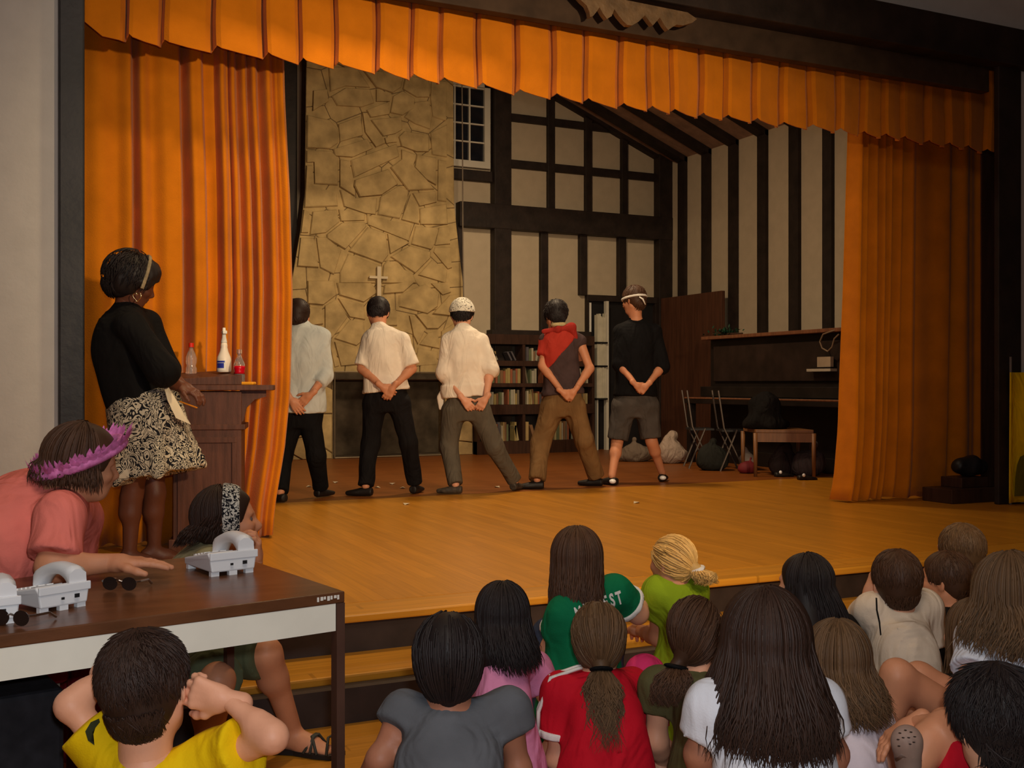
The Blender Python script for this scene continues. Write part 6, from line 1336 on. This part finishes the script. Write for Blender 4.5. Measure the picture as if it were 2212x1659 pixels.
# bags and bundles on the floor
def blob(name, px, py, dd, rad, m_, lab, cat, seed=1, amp=.05):
    c_ = W(px, py, dd); c_[2] = S+rad[2]*.85; v = Vol(); v.ell(c_, (rt, fw, UP), rad, 0); rb = np.random.RandomState(seed+40); k_ = rad[2]; tp = c_+UP*k_*.9+rt*rb.uniform(-.3, .3)*rad[0]; v.cap(c_+UP*k_*.5, tp, k_*.55, k_*.18, k_*.4); v.cap(tp, tp+UP*k_*.45+rt*rb.uniform(-.5, .5)*k_, k_*.16, k_*.30, k_*.1); v.ell(c_+rt*rad[0]*rb.uniform(-.7, .7)-UP*k_*.3, (rt, fw, UP), (rad[0]*.75, rad[1]*.9, k_*.6), k_*.3); v.noise = folds(amp, 16, seed); V_, F_ = v.mesh(.016, zmin=S+.002); r_ = thing(name, lab, cat, (c_[0], c_[1], S)); npmesh('cloth_body' if cat != 'box' else 'shell', [(V_, F_)], m_, r_); return r_
M_bagw = cloth('white_plastic_bag', (165, 145, 130), .5, wr=1.)
blob('plastic_bag', 1448, 975, 12.6, (.17, .12, .15), M_bagw, 'white plastic bag on the floor behind the man in shorts', 'bag', 2)
blob('plastic_bag', 1378, 985, 12.9, (.22, .12, .12), cloth('grey_bag', (110, 96, 84), wr=1.), 'grey bag lying between the legs of the man in shorts', 'bag', 3)
blob('white_bag', 1613, 972, 11.6, (.09, .09, .10), mat('dull_white_bag', (.28, .22, .19), .7), 'small white bag under the left end of the bench', 'bag', 4, .015)
blob('red_bag', 1615, 992, 11.2, (.10, .09, .07), mat('dark_red_bag', (.16, .015, .02), .7), 'dark red bag on the floor below the white bag', 'bag', 5, .015)
blob('grey_bundle', 1745, 975, 10.9, (.16, .12, .14), cloth('grey_bundle', (84, 74, 74), wr=1.), 'grey cloth bundle under the right end of the bench', 'bundle', 6)
blob('dark_bundle', 1690, 985, 11.0, (.15, .12, .12), cloth('dark_bundle', (48, 38, 38), wr=1.), 'dark cloth bundle under the middle of the bench', 'bundle', 7)
blob('dark_bundle', 1540, 985, 11.6, (.18, .12, .14), cloth('dark_green_bundle', (38, 38, 34), wr=1.), 'dark bundle between the two folding chairs', 'bundle', 8)
for (px, py, dd), l_ in zip(((1684, 971, 10.75), (1734, 1008, 10.4)), ('shoe with a glinting reflector under the middle of the bench', 'shoe with a glinting reflector near the right bench leg')):
    c_ = W(px, py, dd); c_[2] = max(c_[2], S+.05); sh = thing('trainer_shoe', l_, 'shoe', (c_[0], c_[1], S)); v = Vol(); shoe(v, vz(c_[0], c_[1], S+.06), rt+fw*.2, .9); npmesh('shoe_body', [v.mesh(.012, zmin=S+.002)], M_rubber, sh)
    v = Vol(); v.ell(vz(c_[0], c_[1], S+.05)-fw*.04, (rt, fw, UP), (.016, .012, .018), 0); npmesh('heel_reflector', [v.mesh(.005)], bpy.data.materials['reflective_heel'], sh)
# paper scraps on the boards
for i, (px, py) in enumerate([(668, 1052), (847, 1046), (815, 1054), (878, 1090), (1074, 1053), (1375, 1087), (585, 1018), (870, 1055), (725, 1043)]):
    p = WZ(px, py, S); m = MB(); a = i*1.3; m.add([p+vz(.03*math.cos(a+k*1.57), .03*math.sin(a+k*1.57), .002+.012*(k % 2)) for k in range(4)]+[p+vz(.03*math.cos(a+k*1.57), .03*math.sin(a+k*1.57), .0005+.012*(k % 2)) for k in range(4)], [(0, 1, 2, 3), (7, 6, 5, 4)]+[(k, k+4, (k+1) % 4+4, (k+1) % 4) for k in range(4)])
    tag(m.build('paper_scrap', mat('scrap', (.6, .5, .35), .8) if i == 0 else bpy.data.materials['scrap']), 'tiny scrap of paper on the stage boards around the performers', 'paper', 'paper scraps on the stage floor')
# ------------------------------------------------------------------ right edge: step, black bag, yellow banner
m = MB(); m.box((6.62, 6.05, S+.001), (7.15, 6.35, S+.11)); m.box((6.80, 6.12, S+.11), (7.1, 6.33, S+.19)); tag(m.build('wooden_step', M_dwood, bevel=.005), 'low dark wooden step box at the foot of the right curtain', 'step')
v = Vol(); c_ = vz(7.0, 6.22, S+.27); v.ell(c_, (vz(1, 0, 0), vz(0, 1, 0), UP), (.17, .09, .085), 0); v.noise = folds(.035, 22, 9); sk_ = thing('black_bag', 'black bag lying on the dark step beside the right post', 'bag', (7.0, 6.22, S+.19)); npmesh('bag_body', [v.mesh(.012, zmin=S+.192)], M_black, sk_)
bn_ = thing('yellow_banner', 'bright yellow cloth banner with a dark green patch at the right edge', 'banner', (7.1, 5.76, S))
m = MB(); A0 = Py_ = None
pts_ = [(0, .0), (.55, .0), (.52, 1.0), (.09, 1.02)]
V = []; nu_, nv_ = 14, 12
for j in range(nv_+1):
    for i in range(nu_+1):
        u_, t = i/nu_, j/nv_; x = 6.925+.07*t+(.6-.05*t)*u_; V.append((x, 5.78+.03*math.sin(u_*9)+.05*t, S+.02+1.0*t))
m.add(V, [(j*(nu_+1)+i, j*(nu_+1)+i+1, (j+1)*(nu_+1)+i+1, (j+1)*(nu_+1)+i) for j in range(nv_) for i in range(nu_)])
M_yb = cloth('yellow_banner_cloth', (250, 196, 8)); bo = m.build('banner_cloth', M_yb, bn_, smooth=True); s_ = bo.modifiers.new('thickness', 'SOLIDIFY'); s_.thickness = .005
m = MB(); m.tube([(7.02, 5.85, S), (7.02, 5.85, 1.46)], .009, 8); m.build('pole', mat('grey_pole', (.2, .17, .15), .5), bn_)
m = MB(); V = [(6.955+.6*a, 5.77+.03*math.sin((6.985+.6*a-6.955)/.6*9)-.006, S+.07+b) for a, b in ((.06, 0), (.3, 0), (.3, .34), (.17, .30), (.12, .24), (.08, .14))]
m.add(V+[(x, y+.003, z) for x, y, z in V], [tuple(range(6)), tuple(range(11, 5, -1))]+[(i, (i+1) % 6, (i+1) % 6+6, i+6) for i in range(6)]); m.build('green_patch', cloth('olive_green_patch', (110, 96, 22)), bn_)
